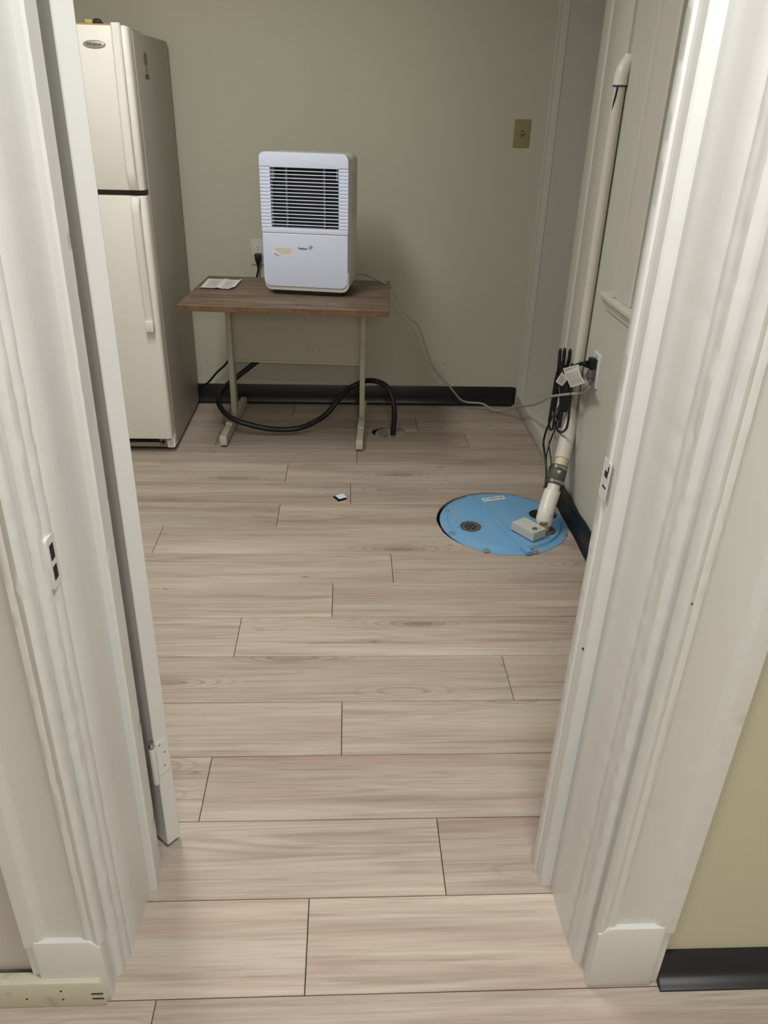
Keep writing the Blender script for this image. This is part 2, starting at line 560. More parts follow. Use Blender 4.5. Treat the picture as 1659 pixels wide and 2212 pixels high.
for k in range(-25, 16):
    j = joints.get(k, (k * 0.37) % 1.1 - 0.5)
    y0 = PY0 + k * PW; y1 = min(y0 + PW, BY + 0.005)
    xl, xr = (-1.9, 0.905) if k >= 2 else (-1.6, 1.55)
    xs = [j]
    while xs[0] > xl:
        xs.insert(0, xs[0] - PL)
    while xs[-1] < xr:
        xs.append(xs[-1] + PL)
    for a, b in zip(xs, xs[1:]):
        a2, b2 = max(a, xl), min(b, xr)
        if b2 - a2 > 0.05:
            plank(a2, b2, y0, y1)

# ---- walls and ceilings
b = B(); box(b, -1.9, 1.5, BY, BY + 0.12, 0, CEIL); wb = struct(obj('wall_back', b, M['wall']))
b = B(); cyl(b, (0.505, BY - 0.004, 0.226), (0.505, BY + 0.001, 0.225), 0.0026, seg=8); obj('nail', b, M['steel'], wb)
b = B(); box(b, -1.95, -1.85, RY, BY, 0, CEIL); struct(obj('wall_left', b, M['wall']))
b = B()                                     # right wall: window opening, then the raised recess up to the corner
box(b, RX, RX + 0.2, RY, 1.50, 0, CEIL)
box(b, RX, RX + 0.2, 1.50, 2.31, 0, 0.86)
box(b, RX, RX + 0.2, 1.50, 2.31, 2.0, CEIL)
box(b, RX, RX + 0.2, 2.31, 2.985, 0, CEIL)
box(b, RX + 0.033, RX + 0.2, 2.985, BY, 2.12, CEIL)
struct(obj('wall_right', b, M['wallR']))
b = B()
box(b, 0.47, 1.55, WY, RY, 0, CEIL); box(b, -0.43, 0.47, WY, RY, 2.06, CEIL)
struct(obj('wall_front', b, M['wallhall']))
b = B(); box(b, -1.9, -0.43, WY, RY, 0, CEIL); struct(obj('wall_front_left', b, M['wallL']))
b = B(); box(b, -1.6, -1.5, -4.0, WY, 0, CEIL); struct(obj('wall_hall_left', b, M['wallhall']))
b = B(); box(b, 1.5, 1.6, -4.0, WY, 0, CEIL); struct(obj('wall_hall_right', b, M['wallhall']))
b = B(); box(b, -1.6, 1.6, -4.1, -4.0, 0, CEIL); struct(obj('wall_hall_back', b, M['wallhall']))
b = B(); box(b, -1.95, 1.6, -4.1, 3.99, CEIL, CEIL + 0.1); struct(obj('ceiling', b, M['ceil']))

# ---- recess in the right wall (raised sill, white lining, casing)
b = B()
box(b, 0.895, 1.30, 2.985, 3.866, 0.0, 0.072, 0.004)
t4 = struct(obj('trim_4', b, M['trim2']))
b = B(); box(b, 0.8935, 0.8948, 2.99, 3.864, 0.0, 0.008); obj('shoe_line', b, M['gasket'], t4)
b = B(); box(b, 0.93, 1.30, 3.835, 3.867, 0.072, 2.12); box(b, 1.26, 1.30, 2.985, 3.835, 0.072, 2.12); box(b, 0.905, 1.30, 2.985, 3.867, 2.10, 2.12)
struct(obj('trim_5', b, M['trim2']))
b = B()                                     # narrow corner board between back wall and recess
prism(b, [(0.893, 3.868), (0.893, 3.846), (0.897, 3.842), (0.911, 3.842), (0.915, 3.836), (0.935, 3.832), (0.935, 3.868)], 0.0, 2.14)
struct(obj('trim_3', b, M['trim2']))
b = B()                                     # casing on the near side of the recess
prism(b, [(2.70, 0.863), (2.70, 0.852), (2.706, 0.848), (2.895, 0.847), (2.902, 0.851), (2.909, 0.851), (2.915, 0.846), (2.988, 0.846),
          (2.995, 0.850), (2.995, 0.895), (2.985, 0.895), (2.985, 0.863)], 0.0, 2.2, 'z',
      Matrix(((0, 1, 0, 0), (1, 0, 0, 0), (0, 0, 1, 0), (0, 0, 0, 1))))
struct(obj('trim_6', b, M['trim2']))

# ---- window on the right wall: casing, stool, apron, painted-over sash in the recess
b = B()
sw = Matrix(((0, 1, 0, 0), (1, 0, 0, 0), (0, 0, 1, 0), (0, 0, 0, 1)))
prism(b, [(2.30, 0.863), (2.30, 0.850), (2.306, 0.845), (2.415, 0.845), (2.42, 0.850), (2.428, 0.850), (2.434, 0.840), (2.447, 0.838), (2.452, 0.846), (2.485, 0.853), (2.487, 0.863)], 0.885, 2.12, 'z', sw)
prism(b, [(1.51, 0.863), (1.51, 0.850), (1.504, 0.845), (1.395, 0.845), (1.39, 0.850), (1.382, 0.850), (1.376, 0.840), (1.363, 0.838), (1.358, 0.846), (1.325, 0.853), (1.323, 0.863)], 0.885, 2.12, 'z', sw)
box(b, 0.845, 0.863, 1.51, 2.30, 2.0, 2.12, 0.003)
win = struct(obj('window_1', b, M['trim2']))
b = B(); prism(b, [(0.90, 0.888), (0.832, 0.882), (0.826, 0.877), (0.826, 0.868), (0.833, 0.864), (0.833, 0.860), (0.838, 0.856), (0.841, 0.846), (0.847, 0.842), (0.847, 0.832), (0.863, 0.828), (0.863, 0.862), (0.90, 0.862)], 1.28, 2.535, 'y')
obj('window_stool', b, M['trim2'], win)
b = B(); box(b, 0.93, 0.96, 1.50, 2.31, 0.86, 2.0); box(b, 0.862, 0.93, 2.304, 2.312, 0.885, 2.0); box(b, 0.862, 0.93, 1.498, 1.506, 0.885, 2.0)
for yy in (1.55, 1.88, 2.21):
    box(b, 0.915, 0.931, yy - 0.025, yy + 0.025, 0.885, 2.0)
for zz in (0.91, 1.42, 1.96):
    box(b, 0.913, 0.931, 1.506, 2.304, zz - 0.03, zz + 0.03)
obj('window_sash', b, M['trim2'], win)

# ---- baseboards (cove base with a flared toe)
def cove(bm, y, x0, x1, h=0.102):
    prism(bm, [(y + 0.001, 0), (y - 0.020, 0.0), (y - 0.0195, 0.004), (y - 0.010, 0.010), (y - 0.005, 0.022), (y - 0.0035, 0.04), (y - 0.0035, h - 0.003), (y - 0.002, h), (y + 0.001, h)], x0, x1, 'x')


b = B(); cove(b, BY, -1.85, 0.875)
prism(b, rrect(0.872, 0.893, 0.004, 0.100, (0.012, 0, 0, 0.014)), BY - 0.006, BY + 0.001, 'y')
struct(obj('baseboard_back', b, M['black']))
b = B()                                      # right wall: loose strip, top edge wavers away from the wall
prof = [(0.016, 0.0), (0.0155, 0.004), (0.010, 0.010), (0.006, 0.022), (0.0045, 0.045), (0.0045, 0.094), (0.003, 0.098), (-0.001, 0.098), (-0.001, 0)]
secs = []
for i in range(49):
    y = 2.875 - (2.875 - 1.12) * i / 48
    lean = 0.004 + 0.006 * math.exp(-((y - 2.62) / 0.10) ** 2) - 0.003 * math.exp(-((y - 2.45) / 0.07) ** 2)
    dz = -0.010 * math.exp(-((y - 2.47) / 0.05) ** 2) + 0.004 * math.exp(-((y - 2.60) / 0.05) ** 2)
    if y > 2.70:
        lean += 0.016 * min(1, (y - 2.70) / 0.03)
    secs.append([b.verts.new((RX - o - (lean if z > 0.05 else lean * (0.6 if y < 2.70 else 1)), y, z + (dz if z > 0.03 else 0))) for o, z in prof])
for a, c in zip(secs, secs[1:]):
    for i in range(len(prof)):
        j = (i + 1) % len(prof)
        b.faces.new((a[i], a[j], c[j], c[i]))
b.faces.new(secs[0]); b.faces.new(secs[-1][::-1])
struct(obj('baseboard_right', b, M['black']))
b = B()
pts = [(0.839, 0), (0.803, 0.0), (0.8032, 0.005), (0.808, 0.009), (0.818, 0.016), (0.8235, 0.026), (0.8255, 0.038), (0.8265, 0.068), (0.828, 0.071), (0.839, 0.071)]
prism(b, pts, 0.571, 1.5, 'x', None, 0.0015, 2)
struct(obj('baseboard_hall_right', b, M['black']))
b = B()
prism(b, [(-1.5, 0.0), (-0.421, 0.0), (-0.415, 0.006), (-0.414, 0.058), (-0.420, 0.067), (-1.5, 0.070)], 0.806, 0.828, 'y', None, 0.002)
bl = struct(obj('baseboard_hall_left', b, M['bstrip']))
b = B()
for z in (0.036, 0.022):
    box(b, -0.437, -0.417, 0.8052, 0.8070, z - 0.0016, z + 0.0016)
for x, z in ((-0.487, 0.046), (-0.487, 0.022), (-0.548, 0.026)):
    cyl(b, (x, 0.8053, z), (x, 0.808, z), 0.002, seg=8)
obj('nail_mark', b, M['inkblk'], bl)

LEAN_R = Matrix(((1, 0, 0.0055, 0), (0, 1, 0, 0), (0, 0, 1, 0), (0, 0, 0, 1)))
LEAN = Matrix(((1, 0, 0.0125, 0), (0, 1, 0, 0), (0, 0, 1, 0), (0, 0, 0, 1)))   # the left frame leans a little


def trim_run(bm, poly, z0, z1, wob, seed, M=None, nick=0.0):
    """moulding run with hand-painted waviness: wob[i] is how far profile point i wanders; nick adds dings"""
    t = bmesh.new(); rnd = random.Random(seed)
    n = len(poly); m = max(2, int((z1 - z0) / 0.011))
    cxm = sum(p[0] for p in poly) / n; cym = sum(p[1] for p in poly) / n
    ph = [(rnd.uniform(0, 6), rnd.uniform(0, 6), rnd.uniform(14, 30), rnd.uniform(40, 90)) for _ in poly]
    dings = [[rnd.uniform(z0, z1) for _ in range(int((z1 - z0) * 9))] for _ in poly]
    rings = []
    for k in range(m + 1):
        z = z0 + (z1 - z0) * k / m; ring = []
        for i, (x, y) in enumerate(poly):
            a, b2, f1, f2 = ph[i]; wv = wob[i]
            d = wv * (0.5 * math.sin(z * f1 + a) + 0.35 * math.sin(z * f2 + b2) + 0.5 * rnd.uniform(-1, 1))
            if wv > 0 and nick > 0:
                for q in dings[i]:
                    if abs(z - q) < 0.008:
                        d -= nick * (1 if rnd.random() < 0.7 else -0.5)
            px, py = poly[i - 1]; nx, ny = poly[(i + 1) % n]
            tx, ty = nx - px, ny - py; L = math.hypot(tx, ty) or 1
            vx, vy = ty / L, -tx / L
            if (x - cxm) * vx + (y - cym) * vy < 0:
                vx, vy = -vx, -vy
            ring.append(t.verts.new((x + vx * d, y + vy * d, z)))
        rings.append(ring)
    for a, c in zip(rings, rings[1:]):
        for i in range(n):
            j = (i + 1) % n
            t.faces.new((a[i], a[j], c[j], c[i]))
    t.faces.new(rings[0]); t.faces.new(rings[-1])
    bmesh.ops.recalc_face_normals(t, faces=t.faces)
    return join(bm, t, M)


# ---- doorway: casings on plinth blocks, jambs, stops
def frame(side):
    s = 1 if side > 0 else -1
    xin, xout = (0.438, 0.573) if s > 0 else (0.408, 0.537)
    W_ = xout - xin
    P = lambda L: [(s * x, y) for x, y in L]
    cas = [(xin, 0.8375), (xin - 0.001, 0.826), (xin + 0.002, 0.8195), (xin + 0.006, 0.817), (xin + 0.011, 0.8185), (xin + 0.0145, 0.821), (xin + 0.018, 0.8195), (xin + 0.024, 0.8195), (xin + 0.028, 0.8225),
           (xin + 0.034, 0.8255), (xout - 0.044, 0.8262), (xout - 0.037, 0.8255), (xout - 0.028, 0.8188), (xout - 0.025, 0.8178), (xout - 0.002, 0.817), (xout, 0.819), (xout, 0.8375)]
    Q = LEAN if s < 0 else LEAN_R
    wc = [0, 0.0003, 0.0005, 0.0005, 0.0004, 0.0003, 0.0004, 0.0003, 0.0001, 0, 0, 0.0001, 0.0001, 0.0002, 0.0002, 0.0002, 0]
    bm = B(); trim_run(bm, P(cas), 0.150, 2.19, wc, 11 + s, Q, 0.0006)
    tr = struct(obj('trim_2' if s > 0 else 'trim_1', bm, M['trim']))
    bm = B()
    hz = 0.165 if s > 0 else 0.163
    xo = xout - 0.016
    pl = [(xin + 0.001, 0.0), (xo, 0.0), (xo, hz - 0.006), (xo - 0.004, hz), (xin + 0.018, hz), (xin + 0.001, hz - 0.016)]
    prism(bm, [(s * x, z) for x, z in pl], 0.8155, 0.8375, 'y', None, 0.003, 2)
    prism(bm, [(s * x, z) for x, z in [(xo, 0.0), (xout - 0.001, 0.0), (xout - 0.001, 0.152), (xo, 0.152)]], 0.823, 0.8375, 'y', None, 0.001, 1)
    obj('plinth_block', bm, M['trim'], tr)
    if s > 0:
        jp = [(0.60, 0.8385), (0.444, 0.8385), (0.443, 0.857), (0.431, 0.8595), (0.427, 0.863), (0.4262, 0.874), (0.4275, 0.880), (0.4262, 0.886), (0.4252, 0.897), (0.4275, 0.903), (0.4238, 0.909), (0.423, 0.94), (0.421, 1.022), (0.421, 1.10), (0.60, 1.10)]
        sp = [(0.424, 1.022), (0.403, 1.022), (0.400, 1.025), (0.4005, 1.0575), (0.3965, 1.0585), (0.3955, 1.060), (0.396, 1.081), (0.398, 1.084), (0.424, 1.084)]
    else:
        jp = [(0.60, 0.8385), (0.4145, 0.8385), (0.414, 0.858), (0.409, 0.859), (0.403, 0.864), (0.4005, 0.874), (0.402, 0.881), (0.3985, 0.887), (0.3965, 0.896), (0.3985, 0.903), (0.394, 0.910), (0.392, 0.95), (0.390, 1.030), (0.390, 1.10), (0.60, 1.10)]
        sp = [(0.393, 1.029), (0.380, 1.029), (0.3765, 1.033), (0.377, 1.055), (0.380, 1.084), (0.383, 1.087), (0.393, 1.087)]
    wj = [0, 0, 0.0004, 0.0005, 0.0006, 0.0005, 0.0005, 0.0005, 0.0005, 0.0006, 0.0003, 0, 0, 0, 0]
    bm = B(); trim_run(bm, P(jp), 0.0, 2.05, wj, 21 + s, Q, 0.0009); obj('jamb', bm, M['trim'], tr)
    wsn = [0, 0.0002, 0.0002] + [0.0001] * (len(sp) - 4) + [0]
    bm = B(); trim_run(bm, P(sp), 0.0, 2.03, wsn, 31 + s, Q, 0.0004); obj('door_stop', bm, M['trim'], tr)
    return tr


tl, tr = frame(-1), frame(1)
b = B(); box(b, -0.45, 0.45, 0.8385, 1.10, 2.03, 2.06); box(b, -0.537, 0.573, 0.817, 0.8375, 2.05, 2.19, 0.003)
struct(obj('trim_7', b, M['trim']))
b = B(); cyl(b, (0.4530, 0.8180, 0.841), (0.4530, 0.8215, 0.841), 0.0017, seg=8); obj('nail_hole', b, M['dark'], tr)
b = B(); cyl(b, (0.398, 1.032, 0.60), (0.404, 1.032, 0.60), 0.0022, seg=8)
bmesh.ops.transform(b, matrix=LEAN_R, verts=b.verts); obj('nail_hole', b, M['dark'], tr)
# painted-over strike plates
b = B()
prism(b, rrect(1.048, 1.081, 0.870, 0.936, 0.003, 2), 0.3955, 0.3968, 'x', None, 0.0006, 1)
bmesh.ops.transform(b, matrix=LEAN_R, verts=b.verts)
sp_ = obj('strike_plate', b, M['trim'], tr)
b = B(); box(b, 0.3950, 0.3960, 1.056, 1.069, 0.908, 0.918); box(b, 0.3950, 0.3960, 1.055, 1.070, 0.890, 0.893); box(b, 0.3950, 0.3960, 1.054, 1.058, 0.918, 0.928)
bmesh.ops.transform(b, matrix=LEAN_R, verts=b.verts)
obj('latch_hole', b, M['dark'], sp_)
b = B()
prism(b, rrect(0.874, 0.902, 0.825, 0.902, 0.004, 3), -0.402, -0.3962, 'x', None, 0.0006, 1)
bmesh.ops.transform(b, matrix=LEAN, verts=b.verts)
sl_ = obj('strike_plate', b, M['trim'], tl)
b = B(); box(b, -0.3963, -0.3955, 0.880, 0.892, 0.868, 0.890); box(b, -0.3963, -0.3955, 0.880, 0.892, 0.838, 0.858)
bmesh.ops.transform(b, matrix=LEAN, verts=b.verts)
obj('latch_hole', b, M['dark'], sl_)

# ---- the door, swung wide open behind the left jamb
ed = Vector((0.66, 0.75, 0)).normalized()
lf = Vector((-ed.y, ed.x, 0))
dM = Matrix.Translation((-0.373, 1.126, 0.012)) @ Matrix(((ed.x, lf.x, 0, 0), (ed.y, lf.y, 0, 0), (0, 0, 1, 0), (0, 0, 0, 1))) @ Matrix.Rotation(R(0.75), 4, 'Y') @ Matrix.Rotation(R(-0.25), 4, 'X')
b = B()
TH = 0.033
box(b, 0, TH, 0, 0.74, 0, 2.0, 0.0015, 1)
bmesh.ops.transform(b, matrix=dM, verts=b.verts)
door = struct(obj('door_1', b, M['trim']))
b = B()
for (z0, z1) in ((0.22, 0.95), (1.12, 1.86)):
    for xx in (-0.003, TH - 0.001):
        for (a0, a1, c0, c1) in ((0.12, 0.62, z0, z0 + 0.03), (0.12, 0.62, z1 - 0.03, z1), (0.12, 0.15, z0, z1), (0.59, 0.62, z0, z1)):
            box(b, xx, xx + 0.004, a0, a1, c0, c1, 0.001, 1)
bmesh.ops.transform(b, matrix=dM, verts=b.verts); obj('door_moulding', b, M['trim'], door)
for hz in (0.196, 1.70):
    b = B()
    prism(b, rrect(-0.004, 0.0300, hz + 0.003, hz + 0.088, (0.010, 0, 0, 0.010), 4), -0.0018, 0.0004, 'y')
    prism(b, [(0.0, hz + 0.0), (-0.010, hz + 0.0), (-0.010, hz + 0.09), (0.0, hz + 0.09)], -0.003, 0.0, 'y')
    bmesh.ops.transform(b, matrix=dM, verts=b.verts); hg = obj('hinge', b, M['trim'], door)
    b = B(); kx, ky = -0.010, -0.006
    tube(b, [(kx, ky, hz - 0.006), (kx, ky, hz), (kx, ky, hz + 0.088)], [0.0045, 0.0065, 0.0065], 12)
    bmesh.ops.transform(b, matrix=dM, verts=b.verts); obj('hinge_knuckle', b, M['trim'], hg)
    b = B(); lathe(b, [(0, 0.012), (0.004, 0.011), (0.0065, 0.006), (0.006, 0.002), (0.003, 0.0), (0, 0)], 12, Matrix.Translation((kx, ky, hz + 0.089)))
    bmesh.ops.transform(b, matrix=dM, verts=b.verts); obj('hinge_pin', b, M['chrome'], hg)
    b = B()
    for x, z in ((0.010, hz + 0.079), (0.0195, hz + 0.055), (0.016, hz + 0.022)):
        cyl(b, (x, -0.0021, z), (x, -0.0015, z), 0.0017, seg=8)
    bmesh.ops.transform(b, matrix=dM, verts=b.verts); obj('screw_hole', b, M['inkblk'], hg)

# ================================================================== THINGS
# ---- refrigerator
FX0, FX1 = -1.50, -0.765
fr = thing('refrigerator', 'tall off-white two-door refrigerator standing left of the wooden desk', 'refrigerator', (-1.13, 3.55, 0))
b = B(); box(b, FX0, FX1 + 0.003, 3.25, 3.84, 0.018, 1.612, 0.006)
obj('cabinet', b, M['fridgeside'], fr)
b = B(); box(b, FX0 + 0.01, FX1 - 0.008, 3.238, 3.252, 0.078, 1.60)
obj('door_gasket', b, M['gasket'], fr)
def fdoor(z0, z1):
    bm = B(); prism(bm, rrect(FX0, FX1, 3.186, 3.239, (0.004, 0.004, 0.016, 0.016), 4), z0, z1, 'z', None, 0.004, 2)
    return bm
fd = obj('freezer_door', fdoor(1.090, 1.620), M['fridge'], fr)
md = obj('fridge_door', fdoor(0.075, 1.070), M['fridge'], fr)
b = B(); box(b, FX0 + 0.01, FX1 - 0.004, 3.215, 3.251, 1.069, 1.091); obj('door_gap', b, M['gap'], fr)
def handle(par, z0, z1, sgn):
    # flat strap standing off the door, curving in at the free end
    hx0, hx1 = -0.818, -0.786
    bm = B(); n = 16; secs = []
    for i in range(n + 1):
        t = i / n; z = z0 + (z1 - z0) * t
        u = t if sgn > 0 else 1 - t            # u=1 at the end by the door split
        off = 0.018 + 0.020 * math.sin(min(u, 0.8) / 0.8 * PI / 2)
        if u > 0.92:
            off = 0.038 - 0.020 * ((u - 0.92) / 0.08) ** 2
        y1 = 3.187 - off + 0.012; y0 = 3.187 - off
        if u < 0.06:
            y1 = 3.19
        if u > 0.965:
            y1 = 3.19
        c = 0.005
        secs.append([bm.verts.new(p) for p in ((hx0, y1, z), (hx0, y0 + c, z), (hx0 + c, y0, z), (hx1 - c, y0, z), (hx1, y0 + c, z), (hx1, y1, z))])
    for a, c in zip(secs, secs[1:]):
        for i in range(6):
            j = (i + 1) % 6
            bm.faces.new((a[i], a[j], c[j], c[i]))
    bm.faces.new(secs[0]); bm.faces.new(secs[-1][::-1])
    return obj('door_handle', bm, M['fridgehandle'], par)
handle(fd, 1.094, 1.628, -1)
h2 = handle(md, 0.600, 1.066, 1)
b = B(); box(b, -0.819, -0.785, 3.157, 3.189, 0.556, 0.600, 0.004); obj('handle_cap', b, M['fridgehandle'], h2)
# oval badge with script lettering
b = B(); lathe(b, [(0, 0.0035), (0.030, 0.003), (0.036, 0.0015), (0.0385, 0)], 40, Matrix.Translation((-0.884, 3.1865, 1.562)) @ Matrix.Rotation(PI / 2, 4, 'X'), 1, 0.0125 / 0.0385)
bd = obj('badge', b, M['badge'], fd)
b = B(); lathe(b, [(0.0355, 0.002), (0.0372, 0.003), (0.0388, 0.002), (0.0388, 0.0)], 40, Matrix.Translation((-0.884, 3.1865, 1.562)) @ Matrix.Rotation(PI / 2, 4, 'X'), 1, 0.0125 / 0.0385)
obj('badge_rim', b, M['gasket'], bd)
Mt = Matrix.Translation((-0.888, 3.1826, 1.5625)) @ Matrix.Rotation(PI / 2, 4, 'X')
obj('badge_lettering', text_bm('Whirlpool', 0.0125, 0.0003, Mt, 0.25, bold=0.0002), M['ink'], bd)
# emblem prints on the side
b = B(); lathe(b, [(0, 0.0006), (0.0235, 0.0006), (0.0235, 0)], 28, Matrix.Translation((FX1 + 0.003, 3.405, 1.529)) @ Matrix.Rotation(PI / 2, 4, 'Y'), 1, 1.3)
obj('side_emblem', b, M['brown'], fr)
b = B()
for i in range(5):
    box(b, FX1 + 0.0029, FX1 + 0.0036, 3.386, 3.424, 1.501 - i * 0.0048, 1.5025 - i * 0.0048)
obj('side_print', b, M['brown'], fr)
b = B(); box(b, FX1 + 0.0029, FX1 + 0.0036, 3.374, 3.434, 1.463, 1.479); obj('side_label', b, M['olive'], fr)
# toe rail with dark slot, screws and the hinge foot
b = B()
box(b, FX0, -0.80, 3.225, 3.252, 0.022, 0.041, 0.002)
prism(b, rrect(-0.832, -0.800, 0.022, 0.075, 0.003), 3.225, 3.252, 'y')
obj('toe_rail', b, M['gasket'], fr)
b = B(); box(b, FX0, -0.83, 3.236, 3.250, 0.038, 0.078); obj('toe_slot', b, M['dark'], fr)
b = B(); prism(b, rrect(-0.798, -0.763, 0.020, 0.075, (0.002, 0.002, 0.002, 0.010)), 3.222, 3.252, 'y'); obj('bottom_bracket', b, M['fridgehandle'], fr)
b = B()
for x, z, r in ((-0.815, 0.046, 0.0075), (-0.828, 0.046, 0.003), (-0.786, 0.058, 0.0032), (-0.782, 0.042, 0.002)):
    cyl(b, (x, 3.2205, z), (x, 3.226, z), r, seg=12)
obj('bracket_screw', b, M['dark'], fr)
b = B(); box(b, FX0 + 0.02, FX1 - 0.02, 3.28, 3.82, 0.0, 0.02); obj('base_feet', b, M['dark'], fr)
b = B(); prism(b, rrect(-0.82, -0.775, 3.20, 3.29, 0.006), 1.612, 1.622, 'z'); obj('top_hinge', b, M['fridgehandle'], fr)

# ---- things on top of the refrigerator
b = B(); box(b, -1.40, -0.822, 3.26, 3.62, 1.6125, 1.6290, 0.001, 1)
tag(obj('cardboard_sheet', b, M['cardboard']), 'tan flat sheet lying on top of the refrigerator', 'sheet')
t = thing('hand_tool', 'small yellow and dark object lying on top of the refrigerator', 'tool', (-0.93, 3.37, 1.62))
b = B(); cyl(b, (-0.955, 3.36, 1.641), (-0.926, 3.36, 1.639), 0.0085, 0.0085, 12, 0.002); obj('tool_tip', b, M['yellow'], t)
b = B(); tube(b, smooth_path([(-0.927, 3.36, 1.640), (-0.920, 3.36, 1.640), (-0.910, 3.36, 1.641), (-0.900, 3.36, 1.637), (-0.890, 3.36, 1.633)], 4), [0.008] * 4 + [0.011] * 8 + [0.008, 0.007, 0.005, 0.004, 0.003], 12); obj('tool_handle', b, M['darkplastic'], t)

# ---- desk (cantilever legs, local frame: origin centre of top, turned slightly)
dk = thing('desk', 'small desk with brown wood-grain top and beige steel legs by the back wall', 'desk', (-0.2285, 3.264, 0), R(-3.3))
b = B()
box(b, -0.407, 0.407, -0.278, 0.278, 0.681, 0.7055, 0.0015, 1)
obj('tabletop', b, M['desk'], dk, True)
b = B(); box(b, -0.4072, 0.4072, -0.2795, -0.277, 0.6812, 0.7035, 0.0006, 1); obj('edge_band', b, M['band'], dk, True)
for sx in (-1, 1):
    lx = -0.021 + sx * 0.309
    b = B(); box(b, lx - 0.012, lx + 0.012, 0.262, 0.315, 0.05, 0.681, 0.002)
    lg = obj('leg', b, M['deskmetal'], dk, True)
    b = B()
    prism(b, [(-0.010, 0.011), (0.53, 0.011), (0.53, 0.050), (0.315, 0.062), (0.262, 0.062), (0.10, 0.056), (-0.010, 0.054)], lx - 0.0145, lx + 0.0145, 'x', None, 0.002, 1)
    obj('foot', b, M['deskmetal'], lg, True)
    b = B(); box(b, lx - 0.0155, lx + 0.0155, 0.13, 0.262, 0.045, 0.0635, 0.002); obj('foot_sleeve', b, M['deskmetal'], lg, True)
    b = B(); box(b, lx - 0.0155, lx + 0.0155, -0.0135, 0.004, 0.0105, 0.0555, 0.0015); obj('end_cap', b, M['deskmetal'], lg, True)
    for gy in (0.012, 0.505):
        b = B(); cyl(b, (lx, gy, 0.0), (lx, gy, 0.012), 0.0125, 0.0125, 16, 0.001)
        obj('glide', b, M['dark'], lg, True)
    b = B(); box(b, lx - 0.02, lx + 0.02, -0.20, 0.27, 0.662, 0.681, 0.003); obj('top_bracket', b, M['deskmetal'], lg, True)
# leg meshes above are in local coordinates where y=0 is the front of the foot; shift them as one
for o in dk.children:
    if o.name.split('.')[0] == 'leg':
        o.location = (0, 0.0, 0)
b = B(); box(b, -0.318, 0.276, 0.300, 0.304, 0.312, 0.681); box(b, -0.318, 0.276, 0.296, 0.304, 0.308, 0.318, 0.001)
obj('modesty_panel', b, M['deskpanel'], dk, True)
for (x, z, r) in ((0.03, 0.375, 0.004), (0.05, 0.368, 0.003), (0.085, 0.372, 0.0045), (0.10, 0.363, 0.003), (0.125, 0.39, 0.002), (0.17, 0.44, 0.002), (0.06, 0.36, 0.003)):
    b = B(); cyl(b, (x, 0.2993, z), (x, 0.3005, z), r * 0.8, seg=9)
    obj('rust_spot', b, M['brown'], dk, True)

# ---- dehumidifier (local frame: front left bottom corner at x=-W/2, y=0)
DW, DD = 0.343, 0.235
a_d = math.atan2(-0.050, 0.339)
dh = thing('dehumidifier', 'white portable dehumidifier with louvred grille standing on the desk', 'dehumidifier', (-0.166, 3.200, 0.7055), a_d)
z_ = lambda z: z - 0.7055
hw = DW / 2
b = B()
prism(b, rrect(-hw + 0.004, hw + 0.004, z_(0.7265), z_(1.228), (0.030, 0.030, 0.026, 0.026), 6), 0.047, DD, 'y', None, 0.010, 3)
obj('housing', b, M['white2'], dh, True)
b = B(); prism(b, rrect(-hw + 0.003, hw + 0.003, z_(0.7225), z_(0.80), (0.001, 0.001, 0.028, 0.028), 6), 0.006, 0.05, 'y', None, 0.004, 2); obj('housing_lip', b, M['white2'], dh, True)
# front shell built round the grille opening
gx0, gx1, gz0, gz1 = -hw + 0.040, hw - 0.037, z_(0.963), z_(1.183)
b = B()
prism(b, rrect(-hw, hw, gz1 + 0.001, z_(1.2335), (0.024, 0.020, 0.0005, 0.0005), 6), 0.0, 0.050, 'y', None, 0.007, 3)
fs = obj('front_shell', b, M['white'], dh, True)
n_l = 17; pitch = (gz1 - gz0) / n_l
for x0, x1 in ((-hw, gx0), (gx1, hw)):
    b = B()
    pf = [(0.05, gz0), (0.05, gz1)]
    for k in reversed(range(n_l)):
        zc = gz0 + (k + 0.5) * pitch
        pf += [(0.004, zc + pitch / 2), (0.0035, zc + pitch / 2 - 0.0015), (0.0002, zc + pitch / 2 - 0.004), (0.0, zc), (0.0008, zc - pitch / 2 + 0.002), (0.003, zc - pitch / 2)]
    prism(b, pf, x0, x1, 'x')
    obj('grille_rib', b, M['white'], fs, True)
for k in range(n_l + 1):
    zc = gz0 + k * pitch
    b = B(); prism(b, [(0.001, zc - 0.0015), (0.0003, zc), (0.001, zc + 0.0014), (0.006, zc + 0.0014), (0.006, zc - 0.0008)], gx0 - 0.001, gx1 + 0.001, 'x')
    obj('louvre', b, M['white'], fs, True)
b = B(); box(b, gx0 - 0.01, gx1 + 0.01, 0.043, 0.0465, gz0 - 0.005, gz1 + 0.005)
obj('coil_screen', b, M['coil'], fs, True)
b = B()
for x in (gx0 + 0.060, gx1 - 0.058):
    b = B(); box(b, x - 0.0028, x + 0.0028, 0.016, 0.040, gz0, gz1); obj('grille_rod', b, M['rod'], fs, True)
for x in (gx0 + 0.007, gx1 - 0.006):
    b = B(); box(b, x - 0.006, x + 0.006, 0.016, 0.044, gz1 - 0.045, gz1); obj('grille_clip', b, M['rod'], fs, True)
b = B()
box(b, -hw + 0.0005, hw - 0.0005, 0.0005, 0.05, z_(0.9445), gz0, 0.002)
obj('grille_sill', b, M['white'], fs, True)
b = B()
prism(b, rrect(-hw + 0.001, hw - 0.001, z_(0.7375), z_(0.943), (0.003, 0.003, 0.028, 0.028), 6), 0.001, 0.05, 'y', None, 0.004, 3)
tk = obj('tank_front', b, M['white'], dh, True)
